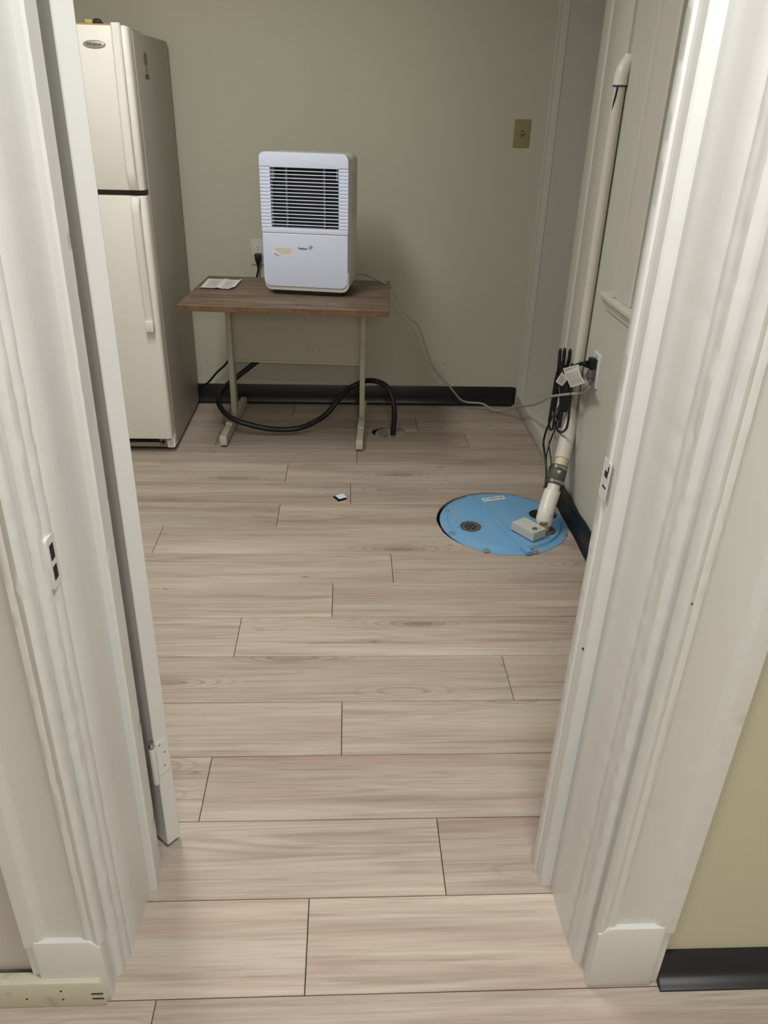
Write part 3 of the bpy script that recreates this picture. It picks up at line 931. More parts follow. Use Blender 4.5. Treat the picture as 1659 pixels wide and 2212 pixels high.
# logo
Ml = Matrix.Translation((-0.009, 0.0008, z_(0.8885))) @ Matrix.Rotation(PI / 2, 4, 'X')
obj('logo_print', text_bm('Ivation', 0.0135, 0.0002, Ml, bold=0.0004), M['ink'], tk, True)
b = B()
for (dx, dz) in ((0, 0.0055), (0.0055, 0), (0, -0.0055), (-0.0055, 0)):
    cx, cz = 0.023 + dx, z_(0.893) + dz
    for (ax_, az_, bx_, bz_) in ((0, 0.004, 0.004, 0), (0.004, 0, 0, -0.004), (0, -0.004, -0.004, 0), (-0.004, 0, 0, 0.004)):
        if (dx, dz) in ((0.0055, 0), (0, -0.0055)) and ax_ + bx_ > 0 and az_ + bz_ < 0:
            continue
        d = Vector((bx_ - ax_, 0, bz_ - az_)).normalized(); nn = Vector((d.z, 0, -d.x)) * 0.0006
        p = [Vector((cx + ax_, 0.0004, cz + az_)) + nn, Vector((cx + bx_, 0.0004, cz + bz_)) + nn, Vector((cx + bx_, 0.0004, cz + bz_)) - nn, Vector((cx + ax_, 0.0004, cz + az_)) - nn]
        b.faces.new([b.verts.new(q) for q in p])
obj('logo_emblem', b, M['ink'], tk, True)
# peeling sticker with red print
b = B(); sz0, sz1, sx0, sx1 = z_(0.8585), z_(0.8915), -hw + 0.041, -hw + 0.124
grid = {}
for i in range(17):
    for j in range(9):
        u, v = i / 16, j / 8
        x = sx0 + (sx1 - sx0) * u; z = sz0 + (sz1 - sz0) * v
        d = max(0, 0.34 - (u * 0.9 + v * 0.75)) / 0.34
        lift = 0.010 * d ** 1.5
        grid[i, j] = b.verts.new((x + 0.016 * d ** 1.6, 0.0006 - lift, z + 0.010 * d ** 1.6))
for i in range(16):
    for j in range(8):
        b.faces.new((grid[i, j], grid[i + 1, j], grid[i + 1, j + 1], grid[i, j + 1]))
st = obj('sticker', b, M['paper'], tk, True)
b = B()
for i in range(5):
    zz = sz1 - 0.006 - i * 0.0053
    x0 = sx0 + (0.008 if i < 3 else 0.018)
    x1 = sx1 - 0.008 if i < 4 else sx0 + 0.045
    x = x0
    rn = random.Random(i)
    while x < x1:
        L = rn.uniform(0.004, 0.012)
        box(b, x, min(x + L, x1), 0.0000, 0.0003, zz - 0.0005, zz + 0.0005)
        x += L + 0.0015
obj('sticker_print', b, M['inkred'], st, True)
# side vents, castors
b = B()
for k in range(14):
    zz = z_(1.165) - k * 0.0125
    box(b, hw + 0.0015, hw + 0.0075, 0.05, 0.20, zz - 0.0035, zz + 0.0035, 0.0015, 1)
obj('side_vent', b, M['white2'], dh, True)
b = B(); box(b, -hw + 0.035, hw - 0.026, 0.010, DD - 0.02, z_(0.7075), z_(0.730), 0.002); obj('base_shadow_block', b, M['dark'], dh, True)  # black block for both the base and the shadow under the lip
for x in (-hw + 0.05, hw - 0.045):
    for y in (0.055, DD - 0.045):
        b = B(); cyl(b, (x - 0.008, y, 0.0105), (x + 0.008, y, 0.0105), 0.0105, seg=16); obj('castor', b, M['dark'], dh, True)

# ---- grey power cord from the dehumidifier to the right-hand outlet
t = thing('power_cord', 'long light grey power cord running from dehumidifier down to the right wall outlet', 'power cord', (0.5, 3.72, 0.1))
grey = [(-0.005, 3.42, 0.748), (0.017, 3.420, 0.750), (0.051, 3.420, 0.753), (0.079, 3.430, 0.749), (0.128, 3.450, 0.727), (0.156, 3.460, 0.713), (0.190, 3.474, 0.690), (0.224, 3.500, 0.629), (0.263, 3.520, 0.565), (0.312, 3.560, 0.515), (0.331, 3.580, 0.494), (0.351, 3.600, 0.451), (0.381, 3.640, 0.367), (0.416, 3.670, 0.282), (0.453, 3.700, 0.226), (0.507, 3.720, 0.165), (0.548, 3.740, 0.114), (0.584, 3.760, 0.070), (0.623, 3.770, 0.050), (0.690, 3.760, 0.049), (0.725, 3.750, 0.038), (0.761, 3.740, 0.019), (0.801, 3.700, 0.035), (0.838, 3.580, 0.097), (0.838, 3.300, 0.207), (0.788, 2.950, 0.350), (0.775, 2.780, 0.432), (0.790, 2.630, 0.495), (0.822, 2.55, 0.530), (0.832, 2.520, 0.553), (0.838, 2.522, 0.570)]
b = B(); tube(b, smooth_path(grey, 5), 0.0047, 8); obj('cord', b, M['cordgry'], t)
b = B()
tube(b, smooth_path([(0.838, 2.521, 0.566), (0.840, 2.526, 0.575), (0.842, 2.534, 0.583), (0.843, 2.541, 0.592), (0.844, 2.545, 0.606), (0.846, 2.548, 0.618)], 3), [0.006] * 4 + [0.0075] * 2 + [0.012, 0.0145, 0.0155, 0.0155, 0.0155, 0.0155, 0.0155, 0.0145, 0.012, 0.009], 12, True)
box(b, 0.845, 0.8555, 2.529, 2.565, 0.588, 0.622, 0.004)
obj('plug', b, M['pluggry'], t)

# ---- right wall outlet
t = thing('wall_outlet', 'white outlet plate on the right wall beside the white pipe', 'outlet', (0.862, 2.548, 0.614))
b = B(); prism(b, rrect(2.511, 2.585, 0.555, 0.673, 0.004), 0.8555, 0.8622, 'x', None, 0.002, 2); pl = obj('cover_plate', b, M['plateW'], t)
for z in (0.637, 0.595):
    b = B(); prism(b, rrect(2.532, 2.564, z - 0.014, z + 0.014, 0.009), 0.8545, 0.857, 'x'); obj('socket', b, M['plateW'], t)
b = B(); cyl(b, (0.8545, 2.548, 0.661), (0.856, 2.548, 0.661), 0.003, seg=10); obj('plate_screw', b, M['steel'], t)

# ---- sump pump cord: plug, tags and the zip-tied coil hanging down to the pit
t = thing('pump_cord', 'coiled black pump cord with white tags hanging beside the white pipe', 'power cord', (0.81, 2.75, 0.30))
b = B()
tube(b, smooth_path([(0.820, 2.662, 0.592), (0.825, 2.624, 0.611), (0.829, 2.600, 0.619), (0.832, 2.585, 0.6235), (0.832, 2.575, 0.626), (0.833, 2.555, 0.630)], 3), [0.0062] * 4 + [0.0078, 0.0062] * 3 + [0.009, 0.0125, 0.010, 0.0125, 0.013, 0.013], 12)
prism(b, rrect(2.530, 2.566, 0.618, 0.655, 0.007), 0.832, 0.8548, 'x', None, 0.003, 2)
obj('plug', b, M['cordblk'], t)
prs = [[(0.815, 2.861, 0.599), (0.815, 2.855, 0.56), (0.815, 2.849, 0.525), (0.815, 2.851, 0.487)],
       [(0.812, 2.794, 0.620), (0.812, 2.79, 0.58), (0.812, 2.787, 0.544), (0.812, 2.782, 0.483)],
       [(0.815, 2.734, 0.634), (0.815, 2.731, 0.592), (0.815, 2.753, 0.546)],
       [(0.815, 2.685, 0.592), (0.815, 2.688, 0.550), (0.812, 2.70, 0.51)],
       [(0.800, 2.681, 0.409), (0.800, 2.682, 0.38), (0.800, 2.685, 0.347)],
       [(0.800, 2.62, 0.50), (0.800, 2.625, 0.47), (0.800, 2.632, 0.43)]]
for p in prs:
    b = B(); sp = smooth_path(p, 5); rr = [0.0068] * len(sp); rr[0] = 0.003; rr[1] = 0.0058; tube(b, sp, rr, 10); obj('cord_loop', b, M['cordblk'], t)
LP = [(0.810, 2.794, 0.542), (0.805, 2.797, 0.477), (0.800, 2.793, 0.414), (0.800, 2.790, 0.367), (0.800, 2.744, 0.338), (0.800, 2.684, 0.330), (0.800, 2.630, 0.350), (0.800, 2.591, 0.382), (0.800, 2.584, 0.419), (0.800, 2.593, 0.459), (0.800, 2.599, 0.518), (0.805, 2.631, 0.576), (0.810, 2.668, 0.597)]
L2 = [(0.815, 2.762, 0.561), (0.815, 2.857, 0.513), (0.815, 2.861, 0.437), (0.815, 2.878, 0.354), (0.815, 2.884, 0.293), (0.815, 2.856, 0.272), (0.815, 2.828, 0.279), (0.815, 2.816, 0.300), (0.815, 2.823, 0.355), (0.815, 2.813, 0.472), (0.815, 2.812, 0.563)]
L3 = [(0.812, 2.84, 0.53), (0.812, 2.862, 0.47), (0.812, 2.866, 0.40), (0.812, 2.868, 0.34), (0.815, 2.862, 0.311), (0.810, 2.888, 0.251), (0.805, 2.888, 0.200), (0.800, 2.839, 0.181), (0.800, 2.796, 0.149), (0.800, 2.763, 0.103), (0.790, 2.719, 0.042), (0.775, 2.66, 0.020), (0.765, 2.625, 0.016), (0.762, 2.615, -0.03)]
L4 = [(0.808, 2.82, 0.50), (0.806, 2.80, 0.44), (0.806, 2.79, 0.39), (0.808, 2.77, 0.36), (0.810, 2.74, 0.36), (0.808, 2.73, 0.40), (0.806, 2.735, 0.46), (0.808, 2.75, 0.53)]
L5 = [(0.806, 2.77, 0.53), (0.804, 2.70, 0.50), (0.804, 2.66, 0.45), (0.806, 2.68, 0.42), (0.806, 2.74, 0.44), (0.806, 2.79, 0.50)]
for L, r in ((LP, 0.0046), (L2, 0.0046), (L3, 0.0046), (L4, 0.0046), (L5, 0.0050)):
    b = B(); tube(b, smooth_path(L, 6), r, 8); obj('cord', b, M['cordblk'], t)
for L in ([(0.806, 2.74, 0.40), (0.805, 2.744, 0.328), (0.805, 2.779, 0.266), (0.800, 2.785, 0.230), (0.800, 2.799, 0.184), (0.800, 2.79, 0.15)],
          [(0.806, 2.745, 0.39), (0.805, 2.748, 0.326), (0.804, 2.783, 0.262), (0.800, 2.785, 0.230), (0.800, 2.745, 0.202), (0.800, 2.722, 0.173), (0.800, 2.712, 0.127), (0.79, 2.70, 0.05)]):
    b = B(); tube(b, smooth_path(L, 5), 0.0024, 6); obj('thin_wire', b, M['cordblk'], t)
b = B()
tube(b, smooth_path([(0.803, 2.665, 0.52), (0.803, 2.66, 0.48), (0.803, 2.675, 0.44), (0.803, 2.70, 0.41)], 4), 0.016, 10)
obj('piggyback_plug', b, M['cordblk'], t)
def tagcard(q, nm, lines, curl=0.004):
    a, bq, c, d = [Vector(p) for p in q]; n = (bq - a).cross(d - a).normalized()
    if n.x > 0:
        n = -n
    bm = B(); g = {}
    for i in range(7):
        for j in range(7):
            u, v = i / 6, j / 6
            p = a.lerp(bq, u).lerp(d.lerp(c, u), v) + n * curl * math.sin(PI * v) * (0.5 + u)
            g[i, j] = p
    sheet(bm, g, 6, 6, n * -0.0005)
    o = obj(nm, bm, M['tagpaper'], t)
    bm = B()
    for (u0, u1, v0, v1) in lines:
        ps = []
        for u, v in ((u0, v0), (u1, v0), (u1, v1), (u0, v1)):
            ps.append(bm.verts.new(a.lerp(bq, u).lerp(d.lerp(c, u), v) + n * (curl * math.sin(PI * v) * (0.5 + u) + 0.0007)))
        bm.faces.new(ps)
    obj('tag_print', bm, M['inkgrey'], o)
# big tag: quad (top-left, top-right, bottom-right, bottom-left)
lines = [(0.06, 0.16, 0.10, 0.60), (0.06, 0.10, 0.64, 0.92)] + [(0.30, 0.62, 0.08 + 0.085 * i, 0.115 + 0.085 * i) for i in range(10)] + [(0.66, 0.92, 0.08 + 0.085 * i, 0.115 + 0.085 * i) for i in range(10)]
tagcard(((0.792, 2.712, 0.566), (0.792, 2.536, 0.636), (0.792, 2.434, 0.604), (0.792, 2.586, 0.536)), 'warning_tag', [(v0, v1, u0, u1) for (u0, u1, v0, v1) in lines])
tagcard(((0.795, 2.795, 0.490), (0.795, 2.720, 0.556), (0.795, 2.635, 0.560), (0.795, 2.700, 0.503)), 'small_tag', [(0.15, 0.85, 0.40, 0.50), (0.15, 0.85, 0.62, 0.70), (0.15, 0.7, 0.80, 0.86)], 0.008)

# ---- pump discharge pipe
t = thing('discharge_pipe', 'white plastic pipe with grey rubber coupling rising along the right wall', 'pipe', (0.735, 2.487, 0.0))
VX, VY = 0.842, 2.697
b = B(); cyl(b, (VX, VY, 0.33), (VX, VY, 1.49), 0.0178, seg=24); obj('riser_pipe', b, M['pvcpaint'], t)
# elbow into the wall
b = B(); tube(b, [(VX, VY, 1.474), (VX, VY, 1.500), (VX + 0.002, VY, 1.513), (VX + 0.006, VY, 1.525), (VX + 0.012, VY, 1.537), (VX + 0.0165, VY, 1.546), (VX + 0.0190, VY, 1.553), (VX + 0.0198, VY, 1.558)], [0.0215, 0.0215, 0.0215, 0.021, 0.020, 0.019, 0.018, 0.017], 20)
el = obj('upper_elbow', b, M['pvc'], t)
b = B(); cyl(b, (VX, VY, 1.4715), (VX, VY, 1.4755), 0.0221, seg=24)
tube(b, smooth_path([(VX - 0.0105, VY - 0.0142, 1.472), (VX - 0.012, VY - 0.0132, 1.450), (VX - 0.0145, VY - 0.0103, 1.425), (VX - 0.0160, VY - 0.0078, 1.408)], 4), [0.0032] * 8 + [0.0026, 0.002, 0.0016, 0.0012, 0.0008], 6)
obj('primer_drip', b, M['primer'], el)
Pd = lambda s: Vector((0.827 - 0.092 * s, 2.650 - 0.163 * s, 0.305 - 0.245 * s + 0.0 * s))
ctr = [Vector((VX, VY, 0.42)), Vector((VX, VY, 0.385)), Vector((VX - 0.002, VY - 0.006, 0.350)), Vector((0.834, 2.677, 0.315)), Vector((0.821, 2.645, 0.278)), Vector((0.806, 2.612, 0.245))]
b = B(); sp = smooth_path(ctr, 5); tube(b, sp, [0.0182 + 0.0102 * min(1, i / 9) for i in range(len(sp))], 24); obj('lower_elbow', b, M['pvcpaint'], t)
p1, p2 = Vector((0.806, 2.612, 0.245)), Vector((0.766, 2.545, 0.140))
dr = (p2 - p1).normalized()
b = B(); cyl(b, p1 - dr * 0.005, p1 + dr * 0.03, 0.0236, seg=24); obj('pipe_stub', b, M['pvccream'], t)
c0, c1 = p1 + dr * 0.024, p1 + dr * 0.098
b = B()
Mq = Matrix.Translation(c0) @ dr.to_track_quat('Z', 'Y').to_matrix().to_4x4(); Lc = (c1 - c0).length
lathe(b, [(0.022, 0), (0.0295, 0), (0.0295, 0.016), (0.0315, 0.020), (0.0315, Lc - 0.022), (0.0295, Lc - 0.018), (0.0295, Lc), (0.022, Lc)], 28, Mq)
cp = obj('rubber_coupling', b, M['rubber'], t)
for z in (0.004, Lc - 0.015):
    b = B(); lathe(b, [(0.0296, z), (0.0312, z), (0.0312, z + 0.011), (0.0296, z + 0.011)], 28, Mq)
    hc = obj('hose_clamp', b, M['chrome'], cp)
    b = B(); cv = Matrix.Translation(c0 + dr * (z + 0.0055)); side = (Vector((-0.35, -0.94, 0.25)) - dr * Vector((-0.35, -0.94, 0.25)).dot(dr)).normalized()
    q0 = c0 + dr * (z + 0.0055) + side * 0.034 - side.cross(dr) * 0.010; q1 = c0 + dr * (z + 0.0055) + side * 0.034 + side.cross(dr) * 0.010
    cyl(b, q0, q1, 0.0052, seg=8); obj('clamp_screw', b, M['chrome'], hc)
b = B()
side = (Vector((-0.2, -0.9, 0.3)) - dr * Vector((-0.2, -0.9, 0.3)).dot(dr)).normalized()
cc = c0 + dr * 0.030 + side * 0.0316; ux = side.cross(dr).normalized()
b.faces.new([b.verts.new(cc + ux * a * 0.008 - dr * e * 0.007 + side * 0.0002) for a, e in ((-1, 0.4), (-0.55, 0.9), (0.55, 0.9), (1, 0.4), (0, -0.9))])
obj('coupling_mark', b, M['carton'], cp)
b = B(); cyl(b, c1 - dr * 0.01, c1 + dr * 0.03, 0.0232, seg=24); obj('pipe_stub', b, M['pvc'], t)
# big elbow down to the vertical stub through the lid
b = B()
e0 = c1 + dr * 0.024
ctr = [e0, e0 + dr * 0.008, Vector((0.7475, 2.513, 0.100)), Vector((0.7395, 2.497, 0.081)), Vector((0.736, 2.489, 0.060)), Vector((0.7355, 2.4875, 0.042))]
sp = smooth_path(ctr, 5)
rr = [0.0302] * len(sp); tube(b, sp, rr, 24)
lathe(b, [(0.0300, 0), (0.0312, 0.002), (0.0312, 0.030), (0.030, 0.034)], 24, Matrix.Translation((0.7355, 2.4875, 0.040)))
lo = obj('base_elbow', b, M['pvc'], t)
b = B()
for k in range(7):
    pass
aa = math.atan2(-2.4875, -0.7355) - 0.02
g = []
for k in range(9):
    a = aa - 0.46 + 0.92 * k / 8
    g.append([b.verts.new((0.7355 + 0.0317 * math.cos(a), 2.4875 + 0.0317 * math.sin(a), z)) for z in (0.046, 0.063)])
for p, q in zip(g, g[1:]):
    b.faces.new((p[0], q[0], q[1], p[1]))
obj('pipe_sticker', b, M['sticker'], lo)
b = B(); cyl(b, (0.7355, 2.4875, 0.004), (0.7355, 2.4875, 0.045), 0.0236, seg=24); obj('pipe_stub', b, M['pvccream'], t)

# ---- sump pit lid
t = thing('sump_pit_lid', 'round blue steel sump lid set in the floor by the right wall', 'pit lid', (LIDC[0], LIDC[1], 0))
def ringpoly(c, r, n=72):
    return [(c[0] + r * math.cos(2 * PI * k / n), c[1] + r * math.sin(2 * PI * k / n)) for k in range(n)]
b = B(); lathe(b, [(0, 0.0002), (LIDR, 0.0002), (LIDR, 0.002), (LIDR - 0.002, 0.003), (0, 0.003)], 72, Matrix.Translation((LIDC[0], LIDC[1], 0)))
fl = obj('flange', b, M['lid'], t)
ZL = 0.014
b = B(); lathe(b, [(0.219, 0.0025), (0.2165, 0.006), (0.2125, ZL - 0.001), (0.208, ZL), (0.0, ZL)], 72, Matrix.Translation((LIDC[0] + 0.002, LIDC[1] + 0.004, 0)))
obj('raised_cover', b, M['lid'], t)
p, q = Vector((0.496, 2.762, 0)), Vector((0.651, 2.322, 0)); d = (q - p).normalized(); nrm = Vector((-d.y, d.x, 0))
b = B()
pts = [p + nrm * 0.010, p - nrm * 0.010, q - nrm * 0.012, q + nrm * 0.012]
prism(b, [(v.x, v.y) for v in pts], 0.0028, ZL + 0.005, 'z', None, 0.0012, 2)
obj('seam_bar', b, M['lid'], t)
for (bx, by, up) in ((0.528, 2.774, 0), (0.708, 2.766, 0), (0.817, 2.632, 0), (0.812, 2.47, 0), (0.676, 2.345, 0), (0.502, 2.352, 0), (0.392, 2.477, 0), (0.398, 2.652, 0), (0.655, 2.360, 1)):
    b = B(); lathe(b, [(0, 0.0085), (0.005, 0.008), (0.0055, 0.0045), (0.0125, 0.0035), (0.013, 0.0)], 12, Matrix.Translation((bx, by, 0.003 + up * 0.010)))
    obj('lid_bolt', b, M['lid'] if up else M['bolt'], t)
VC = (0.466, 2.511)
b = B(); lathe(b, [(0.0395, ZL), (0.0395, ZL + 0.0022), (0.036, ZL + 0.0024), (0.0345, ZL + 0.0005), (0, ZL + 0.0004)], 36, Matrix.Translation((VC[0], VC[1], 0)))
vc = obj('vent_grate', b, M['rubber'], t)
b = B()
for k in range(7):
    a = 2 * PI * k / 6; rr_ = 0 if k == 6 else 0.017
    lathe(b, [(0, 0.0006), (0.0058, 0.0006), (0.0058, 0)], 14, Matrix.Translation((VC[0] + rr_ * math.cos(a), VC[1] + rr_ * math.sin(a), ZL + 0.0004)))
obj('vent_hole', b, M['dark'], vc)
for a in (0.1, 1.67, 3.24, 4.81):
    b = B(); lathe(b, [(0, 0.0025), (0.003, 0.002), (0.0035, 0)], 10, Matrix.Translation((VC[0] + 0.047 * math.cos(a), VC[1] + 0.047 * math.sin(a), ZL)))
    obj('vent_screw', b, M['bolt'], t)
b = B(); lathe(b, [(0, 0.0006), (0.040, 0.0006), (0.040, 0)], 32, Matrix.Translation((0.748, 2.608, ZL))); obj('cord_opening', b, M['dark'], t)
b = B(); prism(b, rrect(0.765, 0.812, 2.575, 2.63, 0.02), ZL, ZL + 0.003); obj('cord_plate', b, M['steel'], t)
b = B(); lathe(b, [(0.020, 0.0), (0.020, 0.008), (0.033, 0.007), (0.039, 0.003), (0.040, 0)], 32, Matrix.Translation((0.742, 2.484, ZL))); obj('pipe_grommet', b, M['rubber'], t)
# number plate
s0 = Vector((0.545, 2.729, ZL)); sd = Vector((0.089, 0.028, 0)).normalized(); sn = Vector((-sd.y, sd.x, 0))
Ms = Matrix(((sd.x, sn.x, 0, 0.5925), (sd.y, sn.y, 0, 2.7425), (0, 0, 1, ZL), (0, 0, 0, 1)))
b = B(); box(b, -0.048, 0.048, -0.0125, 0.0125, 0, 0.0006, 0, 1, Ms); sk = obj('number_label', b, M['paper'], t)
obj('label_lettering', text_bm('E-C18TSFB-O1005', 0.0108, 0.0001, Ms @ Matrix.Translation((0, 0, 0.0009)), bold=0.0005), M['inkblk'], sk)

# ---- small box on the lid
zb = ZL + 0.0051
t = thing('small_box', 'small grey-white carton lying on the blue pit lid', 'box', (0.668, 2.450, zb))
c00, c10, c11, c01 = Vector((0.612, 2.487, 0)), Vector((0.675, 2.390, 0)), Vector((0.7275, 2.4335, 0)), Vector((0.6655, 2.5305, 0))
c00 = Vector((0.611, 2.484, 0)); ax = (c10 - c00); ay = Vector((-ax.y, ax.x, 0)).normalized() * 0.0665; 
Mb = Matrix(((ax.normalized().x, ay.normalized().x, 0, c00.x), (ax.normalized().y, ay.normalized().y, 0, c00.y), (0, 0, 1, zb), (0, 0, 0, 1)))
Lx, Ly, Hz = ax.length, 0.0665, 0.034
b = B()
prism(b, [(0.0, 0.0), (Lx, 0.0), (Lx, Hz), (0.006, Hz)], 0, Ly, 'y', Mb, 0.0008, 1)
cb = obj('carton', b, M['carton'], t)
b = B()
prism(b, [(0.010, Hz + 0.0001), (Lx - 0.001, Hz + 0.0001), (Lx - 0.001, Hz + 0.0006), (0.010, Hz + 0.0006)], 0.003, Ly - 0.003, 'y', Mb)
obj('lid_panel', b, M['carton'], t)
b = B()
for k in range(6):
    y0 = 0.017 + 0.0042 * k
    box(b, 0.080 + 0.002 * abs(k - 3), 0.093 + 0.0025 * (k % 3), y0, y0 + 0.003, Hz + 0.0007, Hz + 0.0010, 0, 1, Mb)
prism(b, [(0.093, 0.024), (0.107, 0.028), (0.094, 0.034)], Hz + 0.0007, Hz + 0.0010, 'z', Mb)
box(b, 0.0995, 0.101, 0.040, 0.055, Hz + 0.0007, Hz + 0.0010, 0, 1, Mb)
box(b, 0.100, 0.1035, 0.011, 0.017, Hz + 0.0007, Hz + 0.0010, 0, 1, Mb)
obj('box_print', b, M['ink'], t)
b = B(); box(b, Lx + 0.0002, Lx + 0.0009, 0.006, Ly - 0.003, 0.002, Hz - 0.002, 0, 1, Mb); obj('end_flap', b, M['carton'], t)

# ---- back wall outlet and the refrigerator's cord
t = thing('wall_outlet', 'beige outlet plate on the back wall beside the dehumidifier', 'outlet', (-0.424, 3.868, 0.76))
b = B(); prism(b, rrect(-0.461, -0.387, 0.702, 0.819, 0.004), 3.8615, 3.8682, 'y', None, 0.002, 2); obj('cover_plate', b, M['plate'], t)
for z in (0.782, 0.738):
    b = B(); lathe(b, [(0, 0.0018), (0.0155, 0.0018), (0.0168, 0.0005), (0.0168, 0)], 24, Matrix.Translation((-0.424, 3.8615, z)) @ Matrix.Rotation(PI / 2, 4, 'X'), 1, 0.86)
    so = obj('socket', b, M['plateW'], t)
    b = B(); box(b, -0.4315, -0.4290, 3.8592, 3.8602, z + 0.000, z + 0.0085); box(b, -0.4195, -0.4170, 3.8592, 3.8602, z + 0.000, z + 0.0085); cyl(b, (-0.424, 3.8592, z - 0.007), (-0.424, 3.8602, z - 0.007), 0.0024, seg=10)
    obj('socket_slot', b, M['dark'], so)
b = B(); cyl(b, (-0.424, 3.8602, 0.760), (-0.424, 3.8625, 0.760), 0.003, seg=10); obj('plate_screw', b, M['plate'], t)
t = thing('power_cord', 'black power cord plugged into the back wall outlet, dropping behind the desk', 'power cord', (-0.5, 3.82, 0.3))
b = B()
prism(b, [(-0.441, 0.752), (-0.437, 0.757), (-0.411, 0.757), (-0.407, 0.752), (-0.412, 0.722), (-0.418, 0.712), (-0.432, 0.712), (-0.437, 0.722)], 3.832, 3.8608, 'y', None, 0.003, 2)
tube(b, [(-0.4245, 3.846, 0.716), (-0.425, 3.845, 0.696)], [0.009, 0.0065], 12)
obj('plug', b, M['cordblk'], t)
b = B(); tube(b, smooth_path([(-0.425, 3.845, 0.702), (-0.426, 3.838, 0.680), (-0.432, 3.828, 0.655), (-0.440, 3.815, 0.62), (-0.47, 3.81, 0.52), (-0.53, 3.81, 0.38), (-0.576, 3.810, 0.271), (-0.613, 3.81, 0.219), (-0.659, 3.820, 0.175), (-0.707, 3.830, 0.120), (-0.76, 3.848, 0.08)], 5), 0.0052, 8); obj('cord', b, M['cordblk'], t)

# ---- drain hose
b = B()
hs = [(-0.30, 3.77, 0.345), (-0.36, 3.76, 0.318), (-0.428, 3.750, 0.270), (-0.503, 3.740, 0.215), (-0.560, 3.720, 0.173), (-0.594, 3.660, 0.157), (-0.612, 3.580, 0.145), (-0.604, 3.500, 0.129), (-0.567, 3.438, 0.101), (-0.511, 3.405, 0.079), (-0.440, 3.400, 0.058), (-0.365, 3.400, 0.042), (-0.297, 3.410, 0.034), (-0.226, 3.420, 0.038), (-0.161, 3.450, 0.053), (-0.094, 3.490, 0.085), (-0.041, 3.530, 0.140), (0.008, 3.575, 0.178), (0.050, 3.590, 0.200), (0.092, 3.575, 0.223), (0.140, 3.545, 0.232), (0.183, 3.520, 0.221), (0.208, 3.500, 0.192), (0.224, 3.480, 0.143), (0.229, 3.465, 0.088), (0.226, 3.455, 0.028), (0.224, 3.450, -0.003)]
tube(b, smooth_path(hs, 6), 0.0128, 14)
tag(obj('drain_hose', b, M['hose']), 'black rubber hose looping under the desk into the floor drain', 'hose')

# ---- floor drain
t = thing('floor_drain', 'small round grey floor drain grate beside the right desk leg', 'floor drain', (0.208, 3.476, -0.012))
b = B(); lathe(b, [(0, -0.034), (0.076, -0.034), (0.080, -0.012), (0.083, -0.0125), (0.083, -0.036), (0, -0.036)], 40, Matrix.Translation((0.203, 3.481, 0))); obj('drain_bowl', b, M['dark'], t)
gc = (0.212, 3.471); zg = -0.0058
b = B(); lathe(b, [(0.060, zg), (0.072, zg), (0.072, zg - 0.004), (0.060, zg - 0.004)], 40, Matrix.Translation((gc[0], gc[1], 0)), 1, 0.95); obj('grate_ring', b, M['drain'], t)
for k in range(6):
    y = -0.050 + 0.0200 * k
    hx = math.sqrt(max(0.0, 0.066 ** 2 - y * y))
    b = B(); box(b, gc[0] - hx, gc[0] + hx, gc[1] + y - 0.0045, gc[1] + y + 0.0045, zg - 0.003, zg, 0.0006, 1); obj('grate_bar', b, M['drain'], t)
b = B(); box(b, gc[0] - 0.012, gc[0] + 0.004, gc[1] - 0.062, gc[1] + 0.062, zg - 0.004, zg + 0.0004, 0.0008, 1); prism(b, rrect(gc[0] + 0.018, gc[0] + 0.070, gc[1] - 0.035, gc[1] + 0.035, 0.018), zg - 0.004, zg + 0.0002); obj('grate_spine', b, M['drain'], t)

# ---- light switch
t = thing('light_switch', 'tan light switch plate on the back wall near the right corner', 'light switch', (0.789, 3.868, 1.301))
b = B(); prism(b, rrect(0.753, 0.826, 1.243, 1.358, 0.003), 3.8625, 3.8682, 'y', None, 0.002, 2); obj('cover_plate', b, M['ivory'], t)
b = B(); box(b, 0.7843, 0.7957, 3.8618, 3.8632, 1.288, 1.314); obj('switch_slot', b, M['olive'], t)
b = B(); box(b, 0.7860, 0.7945, 3.8500, 3.8632, 1.294, 1.303, 0.001, 1, Matrix.Translation((0, 3.8632, 1.30)) @ Matrix.Rotation(R(-25), 4, 'X') @ Matrix.Translation((0, -3.8632, -1.30))); obj('toggle', b, M['ivory'], t)
for z in (1.331, 1.271):
    b = B(); cyl(b, (0.790, 3.8612, z), (0.790, 3.863, z), 0.003, seg=10); obj('plate_screw', b, M['ivory'], t)

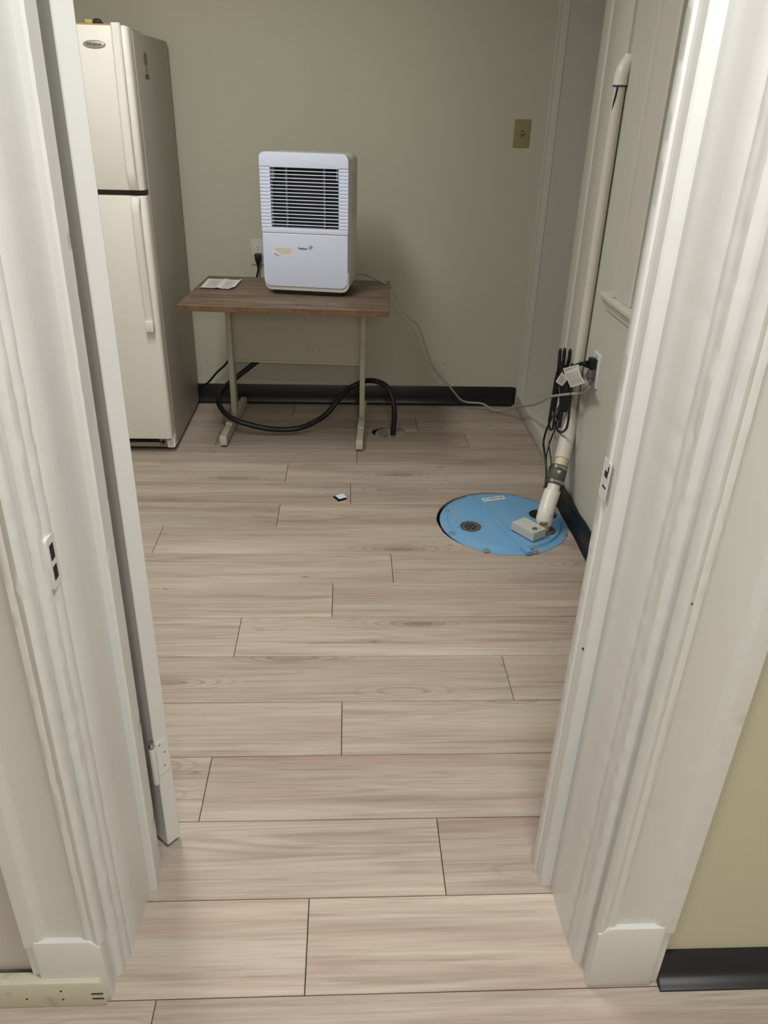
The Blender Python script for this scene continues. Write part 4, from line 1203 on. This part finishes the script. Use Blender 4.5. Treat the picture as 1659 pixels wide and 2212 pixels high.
# ---- leaflet on the desk
b = B(); g = {}
q = [Vector((-0.612, 3.300, 0)), Vector((-0.470, 3.276, 0)), Vector((-0.458, 3.478, 0)), Vector((-0.608, 3.496, 0))]
for i in range(17):
    for j in range(9):
        u, v = i / 16, j / 8
        p = q[0].lerp(q[1], u).lerp(q[3].lerp(q[2], u), v)
        crn = 0.010 * max(0, u - 0.85) / 0.15
        z = 0.7062 + 0.004 * math.exp(-((u - 0.53) / 0.05) ** 2) + 0.005 * max(0, u - 0.9) / 0.1 + 0.004 * max(0, 0.12 - v) / 0.12
        if u > 0.88 and v < 0.2:
            p = p + Vector((-0.004, 0.012, 0)) * ((u - 0.88) / 0.12) * (0.2 - v) / 0.2 * 1.5
        g[i, j] = (p.x, p.y, z + 0.0004)
sheet(b, g, 16, 8, (0, 0, -0.0006))
lv = tag(obj('leaflet', b, M['paper']), 'creased white printed leaflet lying on the left of the desk', 'leaflet')
b = B()
for half in (0, 1):
    for k in range(9):
        u0, u1 = (0.10, 0.46) if half == 0 else (0.60, 0.86)
        v = 0.14 + 0.082 * k
        ps = []
        for (u, vv) in ((u0, v), (u1, v), (u1, v + 0.016), (u0, v + 0.016)):
            p = q[0].lerp(q[1], u).lerp(q[3].lerp(q[2], u), vv); ps.append(b.verts.new((p.x, p.y, 0.7071 + 0.004 * math.exp(-((u - 0.53) / 0.05) ** 2))))
        b.faces.new(ps)
obj('leaflet_print', b, M['inkgrey'], lv)

# ---- litter on the floor
b = B()
c = [(-0.047, 2.752), (-0.028, 2.742 - 0.012), (0.0005, 2.764), (-0.016, 2.790)]
prism(b, [(-0.044, 2.768), (-0.0265, 2.738), (0.0025, 2.757), (-0.013, 2.789)], 0.010, 0.0118, 'z', None, 0.0004, 1)
t = tag(obj('folded_card', b, M['white']), 'tiny folded white card with black underside lying on the floor planks', 'card')
b = B()
prism(b, [(-0.049, 2.770), (-0.031, 2.738), (0.002, 2.757), (-0.013, 2.788)], 0.0, 0.0012)
tube(b, smooth_path([(-0.046, 2.768, 0.0008), (-0.051, 2.767, 0.004), (-0.049, 2.768, 0.008), (-0.043, 2.768, 0.0102)], 3), 0.0012, 6)
prism(b, [(-0.049, 2.769), (-0.047, 2.765), (-0.031, 2.739), (-0.0285, 2.741), (-0.044, 2.769)], 0.0, 0.0098)
obj('card_back', b, M['dark'], t)
b = B(); tube(b, [(0.407, 3.035, 0.002), (0.437, 2.92, 0.002), (0.464, 2.822, 0.002)], 0.0022, 8)
tag(obj('wooden_stick', b, M['stick']), 'thin pale wooden stick lying on the planks behind the blue lid', 'stick')
